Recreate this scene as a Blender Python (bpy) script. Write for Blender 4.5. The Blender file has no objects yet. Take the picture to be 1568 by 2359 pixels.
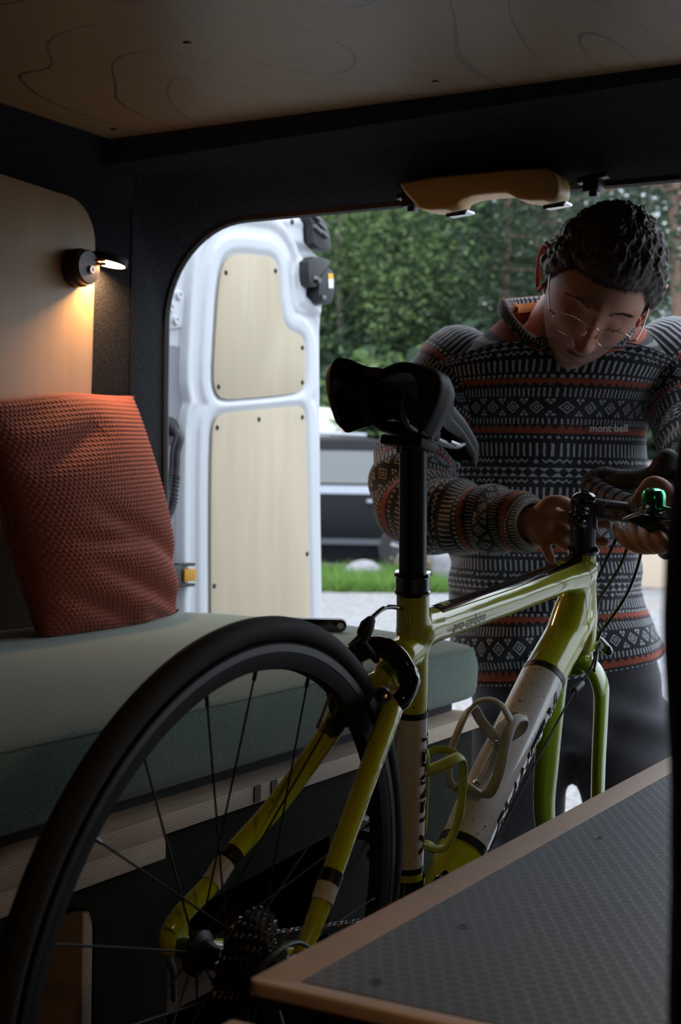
import bpy, bmesh, math, random
import numpy as np
from mathutils import Vector, Matrix, noise
from mathutils.bvhtree import BVHTree
random.seed(7); RNG = np.random.default_rng(7)
V = Vector; PI = math.pi
sc = bpy.context.scene; COL = sc.collection

# ------------------------------------------------------------------ camera
F_PX = 3324.0                      # focal length in pixels for the 1568x2359 frame
YAW, PIT, ROL = map(math.radians, (29.8144, 1.3072, .9226))
Wd = V((-math.sin(YAW)*math.cos(PIT), math.cos(YAW)*math.cos(PIT), -math.sin(PIT)))
_rt = V((math.cos(YAW), math.sin(YAW), 0)); _up = _rt.cross(Wd)
Rd = _rt*math.cos(ROL)+_up*math.sin(ROL); Ud = -_rt*math.sin(ROL)+_up*math.cos(ROL)
cam_d = bpy.data.cameras.new('camera'); cam = bpy.data.objects.new('camera', cam_d); COL.objects.link(cam)
cam.matrix_world = Matrix(((Rd.x, Ud.x, -Wd.x, 0), (Rd.y, Ud.y, -Wd.y, 0), (Rd.z, Ud.z, -Wd.z, 0), (0, 0, 0, 1)))
cam_d.sensor_fit = 'VERTICAL'; cam_d.sensor_height = 23.5; cam_d.lens = 23.5*F_PX/2359
cam_d.clip_start = .02; cam_d.clip_end = 300
cam_d.dof.use_dof = True; cam_d.dof.focus_distance = 1.85; cam_d.dof.aperture_fstop = 5.0
sc.camera = cam
sc.view_settings.view_transform = 'Standard'; sc.view_settings.look = 'None'
sc.view_settings.gamma = 1; sc.view_settings.use_curve_mapping = False
sc.view_settings.exposure = 1.0

# ------------------------------------------------------------------ sky (overcast)
wld = bpy.data.worlds.new('overcast'); sc.world = wld; wld.use_nodes = True
wn = wld.node_tree; bg = wn.nodes['Background']
tc = wn.nodes.new('ShaderNodeTexCoord'); sx = wn.nodes.new('ShaderNodeSeparateXYZ')
rp = wn.nodes.new('ShaderNodeValToRGB')
wn.links.new(tc.outputs['Generated'], sx.inputs[0]); wn.links.new(sx.outputs['Z'], rp.inputs[0]); wn.links.new(rp.outputs[0], bg.inputs[0])
rp.color_ramp.elements[0].position = 0; rp.color_ramp.elements[0].color = (.52, .60, .71, 1)
rp.color_ramp.elements[1].position = 1; rp.color_ramp.elements[1].color = (1.35, 1.46, 1.6, 1)
bg.inputs[1].default_value = 1.25

# ------------------------------------------------------------------ pixel -> place helpers (authoring)
def ray(x, y): return Wd + Rd*((x-784)/F_PX) + Ud*((1179.5-y)/F_PX)
def at(x, y, d): return ray(x, y)*d
def onX(x, y, X): r = ray(x, y); return r*(X/r.x)
def onY(x, y, Y): r = ray(x, y); return r*(Y/r.y)
def onZ(x, y, Z): r = ray(x, y); return r*(Z/r.z)

# ------------------------------------------------------------------ materials
class E:
    """tiny wrapper so that shader maths can be written as expressions"""
    def __init__(s, nt, v): s.nt = nt; s.v = v
    def _m(s, op, *a):
        n = s.nt.nodes.new('ShaderNodeMath'); n.operation = op
        for i, x in enumerate((s,)+a):
            x = x.v if isinstance(x, E) else x
            if isinstance(x, (int, float)): n.inputs[i].default_value = x
            else: s.nt.links.new(x, n.inputs[i])
        return E(s.nt, n.outputs[0])
    def __add__(s, o): return s._m('ADD', o)
    __radd__ = __add__
    def __sub__(s, o): return s._m('SUBTRACT', o)
    def __rsub__(s, o): return E(s.nt, o)._m('SUBTRACT', s)
    def __mul__(s, o): return s._m('MULTIPLY', o)
    __rmul__ = __mul__
    def __truediv__(s, o): return s._m('DIVIDE', o)
    def fr(s): return s._m('FRACT')
    def ab(s): return s._m('ABSOLUTE')
    def sin(s): return s._m('SINE')
    def gt(s, o): return s._m('GREATER_THAN', o)
    def lt(s, o): return s._m('LESS_THAN', o)
    def mx(s, o): return s._m('MAXIMUM', o)
    def mn(s, o): return s._m('MINIMUM', o)

def new_mat(name):
    m = bpy.data.materials.new(name); m.use_nodes = True
    return m, m.node_tree, m.node_tree.nodes['Principled BSDF']
def setp(b, col=None, rough=.6, metal=0, coat=0, sheen=0, spec=.5, sss=0, emit=None, es=0):
    if col is not None: b.inputs['Base Color'].default_value = (*col, 1)
    b.inputs['Roughness'].default_value = rough; b.inputs['Metallic'].default_value = metal
    b.inputs['Coat Weight'].default_value = coat; b.inputs['Coat Roughness'].default_value = .06
    b.inputs['Sheen Weight'].default_value = sheen
    b.inputs['Specular IOR Level'].default_value = spec
    if sss: b.inputs['Subsurface Weight'].default_value = sss; b.inputs['Subsurface Radius'].default_value = (.012, .004, .002); b.inputs['Subsurface Scale'].default_value = 1
    if emit: b.inputs['Emission Color'].default_value = (*emit, 1); b.inputs['Emission Strength'].default_value = es
def texco(nt, kind='Object', scale=(1, 1, 1)):
    t = nt.nodes.new('ShaderNodeTexCoord'); m = nt.nodes.new('ShaderNodeMapping'); m.inputs['Scale'].default_value = scale
    nt.links.new(t.outputs[kind], m.inputs[0]); return m.outputs[0]
def nz(nt, co, sc_=5, det=4, rough=.6, dist=0):
    n = nt.nodes.new('ShaderNodeTexNoise'); n.inputs['Scale'].default_value = sc_; n.inputs['Detail'].default_value = det
    n.inputs['Roughness'].default_value = rough; n.inputs['Distortion'].default_value = dist
    nt.links.new(co, n.inputs['Vector']); return n.outputs[0]
def ramp(nt, fac, stops, interp='LINEAR'):
    r = nt.nodes.new('ShaderNodeValToRGB'); r.color_ramp.interpolation = interp
    el = r.color_ramp.elements
    while len(el) < len(stops): el.new(.5)
    for e, (p, c) in zip(el, stops): e.position = p; e.color = (*c, 1)
    nt.links.new(fac, r.inputs[0]); return r.outputs[0]
def bump(nt, b, h, strength=.3, dist=.002):
    n = nt.nodes.new('ShaderNodeBump'); n.inputs['Strength'].default_value = strength; n.inputs['Distance'].default_value = dist
    nt.links.new(h, n.inputs['Height']); nt.links.new(n.outputs[0], b.inputs['Normal'])
def mix(nt, fac, a, b):
    m = nt.nodes.new('ShaderNodeMix'); m.data_type = 'RGBA'
    for i, x in ((0, fac), (6, a), (7, b)):
        x = x.v if isinstance(x, E) else x
        if isinstance(x, (tuple, list)): m.inputs[i].default_value = (*x, 1)
        elif isinstance(x, (int, float)): m.inputs[i].default_value = x
        else: nt.links.new(x, m.inputs[i])
    return m.outputs[2]
def noisy(name, c0, c1, scale=20, rough=.6, bs=0, bd=.002, stretch=(1, 1, 1), det=5, lo=.35, hi=.65, bscale=None, **k):
    m, nt, b = new_mat(name); setp(b, c0, rough, **k)
    co = texco(nt, 'Object', stretch); f = nz(nt, co, scale, det)
    nt.links.new(ramp(nt, f, [(lo, c0), (hi, c1)]), b.inputs['Base Color'])
    if bs: bump(nt, b, nz(nt, co, bscale or scale, det), bs, bd)
    return m
def plain(name, c, rough=.5, **k):
    m, nt, b = new_mat(name); setp(b, c, rough, **k); return m

M = {}
M['felt'] = noisy('black_felt', (.007, .007, .009), (.027, .028, .032), 260, .95, .8, .003, spec=.1, det=6)
M['rubber_seal'] = plain('rubber_seal', (.006, .006, .007), .5)
M['white_steel'] = noisy('white_steel', (.62, .645, .68), (.58, .61, .65), 4, .28, coat=.4)
M['shaded_steel'] = noisy('shaded_flange', (.24, .24, .26), (.27, .27, .295), 6, .4)  # door steel darkened to grey for the shade on the recessed hinge flange
M['birch'] = noisy('birch_ply', (.50, .42, .29), (.56, .48, .345), 6, .55, .05, .001, stretch=(3, 3, .35), det=6)
M['wall_ply'] = noisy('wall_ply', (.34, .215, .10), (.40, .26, .125), 5, .5, .05, .001, stretch=(4, 4, .4), det=6)
M['screw'] = plain('black_screw', (.01, .01, .01), .4)
M['black_plastic'] = noisy('black_plastic', (.012, .012, .014), (.02, .02, .023), 60, .42)
M['matte_black'] = noisy('matte_black', (.006, .006, .007), (.011, .011, .012), 80, .7)
M['gloss_black'] = plain('gloss_black', (.006, .006, .007), .12, coat=1)
M['steel'] = plain('bright_steel', (.6, .6, .62), .28, metal=1)
M['dark_steel'] = plain('dark_steel', (.12, .12, .13), .35, metal=1)
M['alloy'] = plain('brake_track_alloy', (.20, .195, .195), .42, metal=.9)
M['tyre'] = noisy('tyre_rubber', (.020, .020, .022), (.030, .030, .032), 90, .75, .2, .0006)
M['carbon'] = noisy('carbon_black', (.007, .007, .008), (.012, .012, .013), 200, .33)
M['yellow_tag'] = plain('yellow_tag', (.75, .45, .02), .5)
M['orange_cap'] = plain('orange_cap', (.55, .26, .01), .5)
M['white_tag'] = plain('white_tag', (.75, .77, .8), .5)
M['copper'] = plain('copper_arm', (.75, .32, .16), .25, metal=1)
M['green_metal'] = plain('green_anodised', (.02, .42, .20), .16, metal=.9, coat=.6)
M['white_plastic'] = noisy('dirty_white_nylon', (.50, .48, .44), (.34, .32, .27), 45, .5, lo=.45, hi=.75)
M['lime_plastic'] = noisy('dirty_lime_nylon', (.42, .47, .06), (.26, .28, .04), 40, .45, lo=.5, hi=.8)
M['trouser'] = noisy('charcoal_twill', (.020, .020, .026), (.030, .030, .037), 60, .85, .3, .001, sheen=.2)
M['orange_shirt'] = noisy('orange_cotton', (.42, .13, .02), (.50, .17, .03), 80, .85)
M['brown_dark'] = noisy('brown_dark_ply', (.10, .06, .035), (.14, .08, .05), 12, .7)
M['bench_green'] = noisy('green_laminate', (.016, .020, .012), (.022, .025, .017), 40, .9, spec=.15)

def ply_edge(name, axis='Z', period=.0034, c1=(.62, .50, .40), c2=(.36, .26, .19)):
    m, nt, b = new_mat(name); setp(b, c1, .6)
    t = nt.nodes.new('ShaderNodeTexCoord'); g = nt.nodes.new('ShaderNodeNewGeometry'); s = nt.nodes.new('ShaderNodeSeparateXYZ')
    nt.links.new(g.outputs['Position'], s.inputs[0])
    e = (E(nt, s.outputs[axis])/period).fr()
    n = nz(nt, texco(nt, 'Object', (8, 8, 60)), 6, 4)
    f = (e-.5).ab()*2*.75 + E(nt, n)*.4
    nt.links.new(ramp(nt, f.v, [(.25, c2), (.55, c1)]), b.inputs['Base Color'])
    return m
M['ply_edge'] = ply_edge('ply_edge')
M['table_edge'] = ply_edge('table_edge', 'Z', .0019, (.60, .47, .38), (.42, .31, .24)); M['edge_x'] = ply_edge('edge_band_long', 'X', .0042, (.74, .60, .50), (.36, .26, .20)); M['edge_y'] = ply_edge('edge_band_front', 'Y', .011, (.76, .62, .52), (.62, .48, .38))
M['felt_near'] = noisy('felt_pillar', (.03, .032, .042), (.10, .105, .13), 260, .95, .8, .003, spec=.1, det=6)

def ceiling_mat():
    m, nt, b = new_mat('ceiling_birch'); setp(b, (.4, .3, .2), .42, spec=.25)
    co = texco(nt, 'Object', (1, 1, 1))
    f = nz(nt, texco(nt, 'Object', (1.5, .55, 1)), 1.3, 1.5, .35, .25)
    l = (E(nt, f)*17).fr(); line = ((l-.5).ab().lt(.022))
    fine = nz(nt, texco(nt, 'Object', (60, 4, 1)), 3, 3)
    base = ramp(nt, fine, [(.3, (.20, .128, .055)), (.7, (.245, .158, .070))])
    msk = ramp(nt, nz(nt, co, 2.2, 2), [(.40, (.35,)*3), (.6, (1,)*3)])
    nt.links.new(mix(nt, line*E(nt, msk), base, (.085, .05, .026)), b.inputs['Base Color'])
    return m
M['ceiling'] = ceiling_mat()

def hexa_mat():
    m, nt, b = new_mat('hexagon_grip_film'); setp(b, (.05, .055, .065), .42)
    g = nt.nodes.new('ShaderNodeNewGeometry'); s = nt.nodes.new('ShaderNodeSeparateXYZ'); nt.links.new(g.outputs['Position'], s.inputs[0])
    X = E(nt, s.outputs['X']); Y = E(nt, s.outputs['Y']); p = .0125
    def cell(ox, oy):
        a = ((X/p+ox).fr()-.5)*p; c = ((Y/(p*1.732)+oy).fr()-.5)*(p*1.732)
        return (a*a+c*c)
    d = cell(0, 0).mn(cell(.5, .5)); d = d._m('SQRT')
    h = ramp(nt, (d/p).v, [(.38, (0, 0, 0)), (.46, (1, 1, 1))])
    n = nz(nt, texco(nt, 'Object'), 500, 2)
    nt.links.new(mix(nt, h, (.085, .095, .118), (.15, .175, .225)), b.inputs['Base Color'])
    bump(nt, b, h, .35, .0006)
    nt.links.new(ramp(nt, n, [(.3, (.42,)*3), (.7, (.6,)*3)]), b.inputs['Roughness'])
    return m
M['hexa'] = hexa_mat()

def wool(name, c0, c1, c2):
    m, nt, b = new_mat(name); setp(b, c0, .95, sheen=.2)
    f = nz(nt, texco(nt, 'Object', (1, 1, 1)), 420, 3); g = nz(nt, texco(nt, 'Object', (1, .25, 1)), 300, 3)
    c = ramp(nt, f, [(.38, c0), (.5, c1), (.66, c2)])
    nt.links.new(c, b.inputs['Base Color']); bump(nt, b, g, .5, .001)
    return m
M['green_wool'] = wool('green_wool', (.105, .160, .130), (.155, .215, .180), (.215, .25, .205))
M['rust_knit'] = wool('rust_knit', (.25, .040, .014), (.30, .052, .018), (.33, .068, .030))

def paint(name, base, dark, spec_amt=.62, white=False):
    m, nt, b = new_mat(name); setp(b, base, .22, coat=1)
    co = texco(nt, 'Object')
    a = nz(nt, co, 9, 4); s1 = nz(nt, co, 160, 4, .7)
    c = ramp(nt, a, [(.3, base), (.75, dark)])
    sp = ramp(nt, s1, [(spec_amt, (0, 0, 0)), (spec_amt+.04, (1, 1, 1))])
    pm = ramp(nt, nz(nt, co, 7, 3), [(.42, (0, 0, 0)), (.62, (1, 1, 1))])
    nt.links.new(mix(nt, E(nt, sp)*E(nt, pm), c, (.02, .016, .01)), b.inputs['Base Color'])
    return m
M['lime'] = paint('lime_gloss_paint', (.56, .58, .008), (.42, .48, .008))
M['lime_dark'] = paint('lime_fork_paint', (.30, .44, .014), (.20, .32, .012))
M['bike_white'] = paint('white_gloss_paint', (.74, .71, .69), (.64, .61, .58), .60)

def sweater_mat():
    m, nt, b = new_mat('nordic_pattern_fleece'); setp(b, (.02, .02, .03), .95, sheen=.3)
    uv = nt.nodes.new('ShaderNodeUVMap'); uv.uv_map = 'UVMap'
    s = nt.nodes.new('ShaderNodeSeparateXYZ')
    wob = nt.nodes.new('ShaderNodeTexNoise'); wob.inputs['Scale'].default_value = 90
    nt.links.new(uv.outputs[0], s.inputs[0]); nt.links.new(uv.outputs[0], wob.inputs['Vector'])
    w = (E(nt, wob.outputs[0])-.5)*3.0
    u = E(nt, s.outputs['X'])*1000 + w; v = E(nt, s.outputs['Y'])*1000 + w*.8   # millimetres
    p = (v/194).fr()*194
    def band(a, c): return p.gt(a)*p.lt(c)
    def dash(a, c, per, duty, sl=0): return ((u+p*sl)/per).fr().lt(duty)*band(a, c)
    tri = lambda per, ph=0: ((u/per+ph).fr()-.5).ab()*2
    org = band(0, 10)*((p/10).lt(tri(13)*.6+.5)) + band(72, 84)*((84-p)/12).lt(tri(13)*.6+.5)
    wht = dash(14, 27, 6.8, .34) + dash(61, 70, 6.8, .34) + dash(88, 92, 9, .42) + dash(99, 119, 9.2, .35) + dash(167, 185, 9.2, .35) + dash(188.5, 193, 9, .5)
    du = ((u/34).fr()-.5).ab()*34; dv = (p-43.5).ab(); d = du+dv
    dia = d.gt(7.6)*d.lt(10)+d.gt(2)*d.lt(4.2)
    du2 = ((u/34+.5).fr()-.5).ab()*34
    k1 = ((du2-3.2).ab()+(dv-11.5).ab()).lt(2.8); k2 = (du2+(dv-7).ab()).lt(2.5)
    wht = wht + (dia+k1+k2)*band(29, 58)
    for a in (124, 155):
        z = (p-a-((u/9.5).fr()-.5).ab()*9).ab().lt(1.5)*((u/56).fr().gt(.34))
        fl = (((u/56).fr()*56-8).ab()+(p-a-3).ab()).lt(4)
        wht = wht + z*band(a-1, a+8) + fl*band(a-2, a+8)
    dd = tri(15)*6.5
    ch = (p-143.5).ab()
    wht = wht + band(136, 151)*ch.gt(dd+.8)*ch.lt(6.9)
    fuzz = ramp(nt, nz(nt, uv.outputs[0], 700, 3), [(.3, (.6,)*3), (.7, (1,)*3)])
    c = mix(nt, wht.mn(1)*E(nt, fuzz), (.006, .007, .012), (.54, .56, .61))
    c = mix(nt, org.mn(1)*E(nt, fuzz), c, (.42, .075, .03))
    nt.links.new(c, b.inputs['Base Color'])
    bump(nt, b, nz(nt, uv.outputs[0], 500, 4), .6, .002)
    return m
M['sweater'] = sweater_mat()

def skin_mat():
    m, nt, b = new_mat('skin'); setp(b, (.5, .28, .19), .5, sss=.35)
    at_ = nt.nodes.new('ShaderNodeVertexColor'); at_.layer_name = 'tone'
    n = nz(nt, texco(nt, 'Object'), 60, 4)
    c = mix(nt, ramp(nt, n, [(.3, (0,)*3), (.7, (.25,)*3)]), at_.outputs[0], (.40, .16, .10))
    nt.links.new(c, b.inputs['Base Color']); bump(nt, b, nz(nt, texco(nt, 'Object'), 350, 3), .15, .0006)
    return m
M['skin'] = skin_mat()
M['hair'] = noisy('dark_brown_hair', (.030, .020, .014), (.085, .058, .042), 150, .5, spec=.4)
def glass(name, tint=(.9, .9, .92)):
    m = bpy.data.materials.new(name); m.use_nodes = True; nt = m.node_tree
    nt.nodes.remove(nt.nodes['Principled BSDF']); o = nt.nodes['Material Output']
    t = nt.nodes.new('ShaderNodeBsdfTransparent'); t.inputs[0].default_value = (*tint, 1)
    g = nt.nodes.new('ShaderNodeBsdfGlossy'); g.inputs['Roughness'].default_value = .03
    fr = nt.nodes.new('ShaderNodeFresnel'); fr.inputs[0].default_value = 1.6
    mx = nt.nodes.new('ShaderNodeMixShader'); nt.links.new(fr.outputs[0], mx.inputs[0])
    nt.links.new(t.outputs[0], mx.inputs[1]); nt.links.new(g.outputs[0], mx.inputs[2]); nt.links.new(mx.outputs[0], o.inputs[0])
    return m
M['lens'] = glass('lens')

# ------------------------------------------------------------------ mesh helpers (all points in WORLD coordinates)
class MB:
    def __init__(s): s.v = []; s.f = []; s.uv = None
    def add(s, vs, fs):
        o = len(s.v); s.v += [tuple(x) for x in vs]; s.f += [tuple(i+o for i in f) for f in fs]; return s
    def box(s, a, b):
        (x0, y0, z0), (x1, y1, z1) = a, b
        return s.add([(x, y, z) for z in (z0, z1) for y in (y0, y1) for x in (x0, x1)],
                     [(0, 2, 3, 1), (4, 5, 7, 6), (0, 1, 5, 4), (2, 6, 7, 3), (0, 4, 6, 2), (1, 3, 7, 5)])
    def obox(s, c, ax, ay, az):   # centre and three half-extent vectors
        c = V(c); vs = [c+ax*i+ay*j+az*k for k in (-1, 1) for j in (-1, 1) for i in (-1, 1)]
        return s.add(vs, [(0, 2, 3, 1), (4, 5, 7, 6), (0, 1, 5, 4), (2, 6, 7, 3), (0, 4, 6, 2), (1, 3, 7, 5)])
    def grid(s, P, closed_u=False, flip=False):    # P[i][j]
        n = len(P); m = len(P[0]); fs = []
        for i in range(n-1):
            for j in range(m if closed_u else m-1):
                q = (i*m+j, i*m+(j+1) % m, (i+1)*m+(j+1) % m, (i+1)*m+j)
                fs.append(q[::-1] if flip else q)
        return s.add([p for r in P for p in r], fs)
    def tube(s, pts, r, seg=12, cap=True, flat=None, up=None, rnd=False):
        """pts path, r radius or list; flat=(a,b) cross-section scale; rnd: rounded ends"""
        pts = [V(p) for p in pts]; n = len(pts); r = [r]*n if isinstance(r, (int, float)) else list(r)
        if rnd:
            d0 = (pts[0]-pts[1]).normalized(); d1 = (pts[-1]-pts[-2]).normalized(); A = (.35, .65, .87)
            pre = [(pts[0]+d0*r[0]*math.sin(math.acos(k)) , r[0]*k) for k in (.3, .65, .9)]
            post = [(pts[-1]+d1*r[-1]*math.sin(math.acos(k)), r[-1]*k) for k in (.9, .65, .3)]
            pts = [p for p, _ in pre]+pts+[p for p, _ in post]; r = [k for _, k in pre]+r+[k for _, k in post]; n = len(pts)
        t0 = (pts[1]-pts[0]).normalized(); u = V(up) if up is not None else (V((0, 0, 1)) if abs(t0.z) < .9 else V((1, 0, 0)))
        P = []; a, b = flat or (1, 1)
        for i in range(n):
            t = (pts[min(i+1, n-1)]-pts[max(i-1, 0)])
            if t.length < 1e-9: t = t0.copy()
            t.normalize(); u = (u-t*u.dot(t))
            if u.length < 1e-6: u = t.orthogonal()
            u.normalize(); w = t.cross(u)
            P.append([pts[i]+(u*math.cos(2*PI*k/seg)*a+w*math.sin(2*PI*k/seg)*b)*r[i] for k in range(seg)])
        o = len(s.v); s.grid(P, True)
        if cap: s.f.append(tuple(o+k for k in range(seg-1, -1, -1))); s.f.append(tuple(o+(n-1)*seg+k for k in range(seg)))
        return s
    def loop(s, pts, r, seg=8, flat=None, up=None):   # closed tube
        pts = [V(p) for p in pts]; n = len(pts); P = []; a, b = flat or (1, 1)
        up = V(up) if up is not None else None
        for i in range(n):
            t = (pts[(i+1) % n]-pts[i-1]).normalized(); u = up or V((0, 0, 1))
            u = u-t*u.dot(t)
            if u.length < 1e-4: u = t.orthogonal()
            u.normalize(); w = t.cross(u)
            P.append([pts[i]+(u*math.cos(2*PI*k/seg)*a+w*math.sin(2*PI*k/seg)*b)*r for k in range(seg)])
        P.append(P[0]); return s.grid(P, True)
    def lathe(s, prof, c, ax, seg=32, ref=None):      # prof = [(r, h)]
        c = V(c); ax = V(ax).normalized(); u = (V(ref) if ref is not None else ax.orthogonal()); u = (u-ax*u.dot(ax)).normalized(); w = ax.cross(u)
        P = [[c+ax*h+(u*math.cos(2*PI*k/seg)+w*math.sin(2*PI*k/seg))*max(r, 1e-5) for k in range(seg)] for r, h in prof]
        return s.grid(P, True)
    def prism(s, poly, d):      # poly list of points, extruded by vector d
        n = len(poly); poly = [V(p) for p in poly]; d = V(d)
        vs = poly+[p+d for p in poly]
        fs = [tuple(range(n-1, -1, -1)), tuple(range(n, 2*n))]+[(i, (i+1) % n, n+(i+1) % n, n+i) for i in range(n)]
        return s.add(vs, fs)
    def ball(s, c, r, ax=None, seg=16, rings=10):
        c = V(c); X, Y, Z = ax or (V((1, 0, 0)), V((0, 1, 0)), V((0, 0, 1))); rx, ry, rz = (r, r, r) if isinstance(r, (int, float)) else r
        P = [[c+X*rx*math.sin(PI*i/rings+1e-4)*math.cos(2*PI*k/seg)+Y*ry*math.sin(PI*i/rings+1e-4)*math.sin(2*PI*k/seg)+Z*rz*math.cos(PI*i/rings) for k in range(seg)] for i in range(rings+1)]
        return s.grid(P, True, True)

def link_mesh(me, name, mat, parent=None, origin=None, smooth=35):
    if parent is not None: Mi = WM[parent].inverted()
    else:
        if origin is None and len(me.vertices):
            co = np.empty(len(me.vertices)*3, np.float32); me.vertices.foreach_get('co', co); co = co.reshape(-1, 3)
            lo, hi = co.min(0), co.max(0); origin = V(((lo[0]+hi[0])/2, (lo[1]+hi[1])/2, lo[2]))
        Mi = Matrix.Translation(-V(origin)) if origin is not None else Matrix.Identity(4)
    me.transform(Mi)
    if smooth is not None:
        me.polygons.foreach_set('use_smooth', [True]*len(me.polygons))
        if smooth < 180: me.set_sharp_from_angle(angle=math.radians(smooth))
    o = bpy.data.objects.new(name, me)
    if mat is not None and not me.materials: me.materials.append(M[mat] if isinstance(mat, str) else mat)
    COL.objects.link(o)
    if parent is not None: o.parent = parent; WM[o] = WM[parent].copy()
    else: o.location = origin if origin is not None else (0, 0, 0); WM[o] = Mi.inverted()
    return o
WM = {}
def obj(name, mb, mat, parent=None, smooth=35, bevel=0, bseg=2, weld=False, **k):
    me = bpy.data.meshes.new(name); me.from_pydata(mb.v, [], mb.f)
    if bevel or weld:
        bm = bmesh.new(); bm.from_mesh(me); bmesh.ops.remove_doubles(bm, verts=bm.verts, dist=1e-6)
        if bevel: bmesh.ops.bevel(bm, geom=bm.edges[:], offset=bevel, segments=bseg, affect='EDGES', profile=.6)
        bmesh.ops.recalc_face_normals(bm, faces=bm.faces); bm.to_mesh(me); bm.free()
    if mb.uv is not None:
        l = me.uv_layers.new(name='UVMap')
        l.data.foreach_set('uv', [c for f in mb.f for i in f for c in mb.uv[i]])
    me.update(); return link_mesh(me, name, mat, parent, smooth=smooth, **k)
def tag(o, label=None, cat=None, group=None, kind=None):
    for k, v in (('label', label), ('category', cat), ('group', group), ('kind', kind)):
        if v: o[k] = v
    return o
def empty(name, loc, label=None, cat=None, group=None, mat4=None):
    o = bpy.data.objects.new(name, None); COL.objects.link(o)
    m = mat4 if mat4 is not None else Matrix.Translation(V(loc)); o.matrix_world = m; o.empty_display_size = .1
    WM[o] = m.copy(); return tag(o, label, cat, group)
def share(src, name, parent, M4):
    """another part with src's mesh, moved by world matrix M4"""
    o = src.copy(); COL.objects.link(o); o.name = name; o.parent = parent
    o.matrix_basis = WM[parent].inverted() @ M4 @ WM[src]; WM[o] = WM[src]; return o
def chaikin(p, n=2, closed=True):
    p = [V(q) for q in p]
    for _ in range(n):
        q = []
        for i in range(len(p) if closed else len(p)-1):
            a, b = p[i], p[(i+1) % len(p)]; q += [a*.75+b*.25, a*.25+b*.75]
        if not closed: q = [p[0]]+q+[p[-1]]
        p = q
    return p
def spline(pts, n=8):
    pts = [V(p) for p in pts]; out = []
    for i in range(len(pts)-1):
        p0, p1, p2, p3 = pts[max(i-1, 0)], pts[i], pts[i+1], pts[min(i+2, len(pts)-1)]
        for k in range(n):
            t = k/n; out.append(.5*((2*p1)+(p2-p0)*t+(2*p0-5*p1+4*p2-p3)*t*t+(3*p1-3*p2+p0*1-p0*2+p3)*t**3) if False else
                                .5*(2*p1+(p2-p0)*t+(2*p0-5*p1+4*p2-p3)*t*t+(-p0+3*p1-3*p2+p3)*t**3))
    return out+[pts[-1]]
def remesh(mb, vox, smooth_it=6, fac=.5, name='body'):
    me = bpy.data.meshes.new(name); me.from_pydata(mb.v, [], mb.f); o = bpy.data.objects.new(name, me); COL.objects.link(o)
    md = o.modifiers.new('r', 'REMESH'); md.mode = 'VOXEL'; md.voxel_size = vox; md.adaptivity = 0
    if smooth_it: s = o.modifiers.new('s', 'SMOOTH'); s.factor = fac; s.iterations = smooth_it
    dg = bpy.context.evaluated_depsgraph_get(); out = bpy.data.meshes.new_from_object(o.evaluated_get(dg))
    bpy.data.objects.remove(o); return out
def text_geo(txt, size, bold=0, shear=0, spacing=1):
    cu = bpy.data.curves.new('t', 'FONT'); cu.body = txt; cu.size = size; cu.offset = bold; cu.shear = shear; cu.space_character = spacing
    cu.align_x = 'CENTER'; cu.align_y = 'CENTER'; cu.resolution_u = 3
    o = bpy.data.objects.new('t', cu); COL.objects.link(o); dg = bpy.context.evaluated_depsgraph_get()
    me = bpy.data.meshes.new_from_object(o.evaluated_get(dg)); bpy.data.objects.remove(o)
    bm = bmesh.new(); bm.from_mesh(me); bmesh.ops.triangulate(bm, faces=bm.faces); 
    for _ in range(2):
        es = [e for e in bm.edges if e.calc_length() > size*.12]
        if es: bmesh.ops.subdivide_edges(bm, edges=es, cuts=1); bmesh.ops.triangulate(bm, faces=bm.faces)
    vs = [v.co.copy() for v in bm.verts]; fs = [tuple(v.index for v in f.verts) for f in bm.faces]; bm.free()
    return vs, fs
def tube_text(txt, size, a, b, r, side, t0, parent, mat, name='lettering', bold=0, off=.0006, flip=False, stretch=1, shear=0):
    """wrap text on the tube a->b (radius r) at fraction t0; 'side' = direction the text faces; text runs a->b"""
    a, b = V(a), V(b); ax = (b-a).normalized(); side = V(side); side = (side-ax*side.dot(ax)).normalized(); tan = side.cross(ax)
    # text x along ax, text y along -? so that it reads correctly seen from outside: y = side x ax
    vs, fs = text_geo(txt, size, bold, shear); L = (b-a).length; mb = MB(); P = []
    for v in vs:
        ang = v.y/r; P.append(a+ax*(t0*L+v.x*stretch)+(side*math.cos(ang)+tan*math.sin(ang))*(r+off))
    return obj(name, mb.add(P, fs), mat, parent, smooth=None)

# ================================================================== VAN SHELL (setting)
FLOOR = -.81; CEIL = .60; XL = -1.70; XR = .16; YF = -1.9; YR = 2.33; GROUND = -1.28
def struct(name, mb, mat, parent=None, **k):
    o = obj(name, mb, mat, parent, **k)
    if parent is None: o['kind'] = 'structure'
    return o
struct('floor', MB().box((XL-.03, YF, FLOOR-.05), (XR+.03, YR, FLOOR)), 'matte_black')
ceil = struct('ceiling', MB().box((-1.655, YF, CEIL), (XR, 2.04, CEIL+.006)), 'ceiling', bevel=.001)
for q in [(431, 99), (1003, 188), (262, 296)]:
    p = onZ(*q, CEIL); obj('screw', MB().lathe([(0, 0), (.005, 0), (.006, .0015), (.006, .004)], p-V((0, 0, .0018)), (0, 0, 1), 12), 'screw', ceil)
def sk(name, mb, mat='felt', **k): return struct(name, mb, mat, **k)
# left wall: felt, with cove to the ceiling; opening at nothing
P = [[(XL, y, FLOOR), (XL, y, .0), (XL, y, .48), (XL+.004, y, .53), (XL+.015, y, .575), (XL+.035, y, .600), (-1.64, y, .604)] for y in np.linspace(YF, 2.17, 12)]
sk('wall_left', MB().grid(P))
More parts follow.
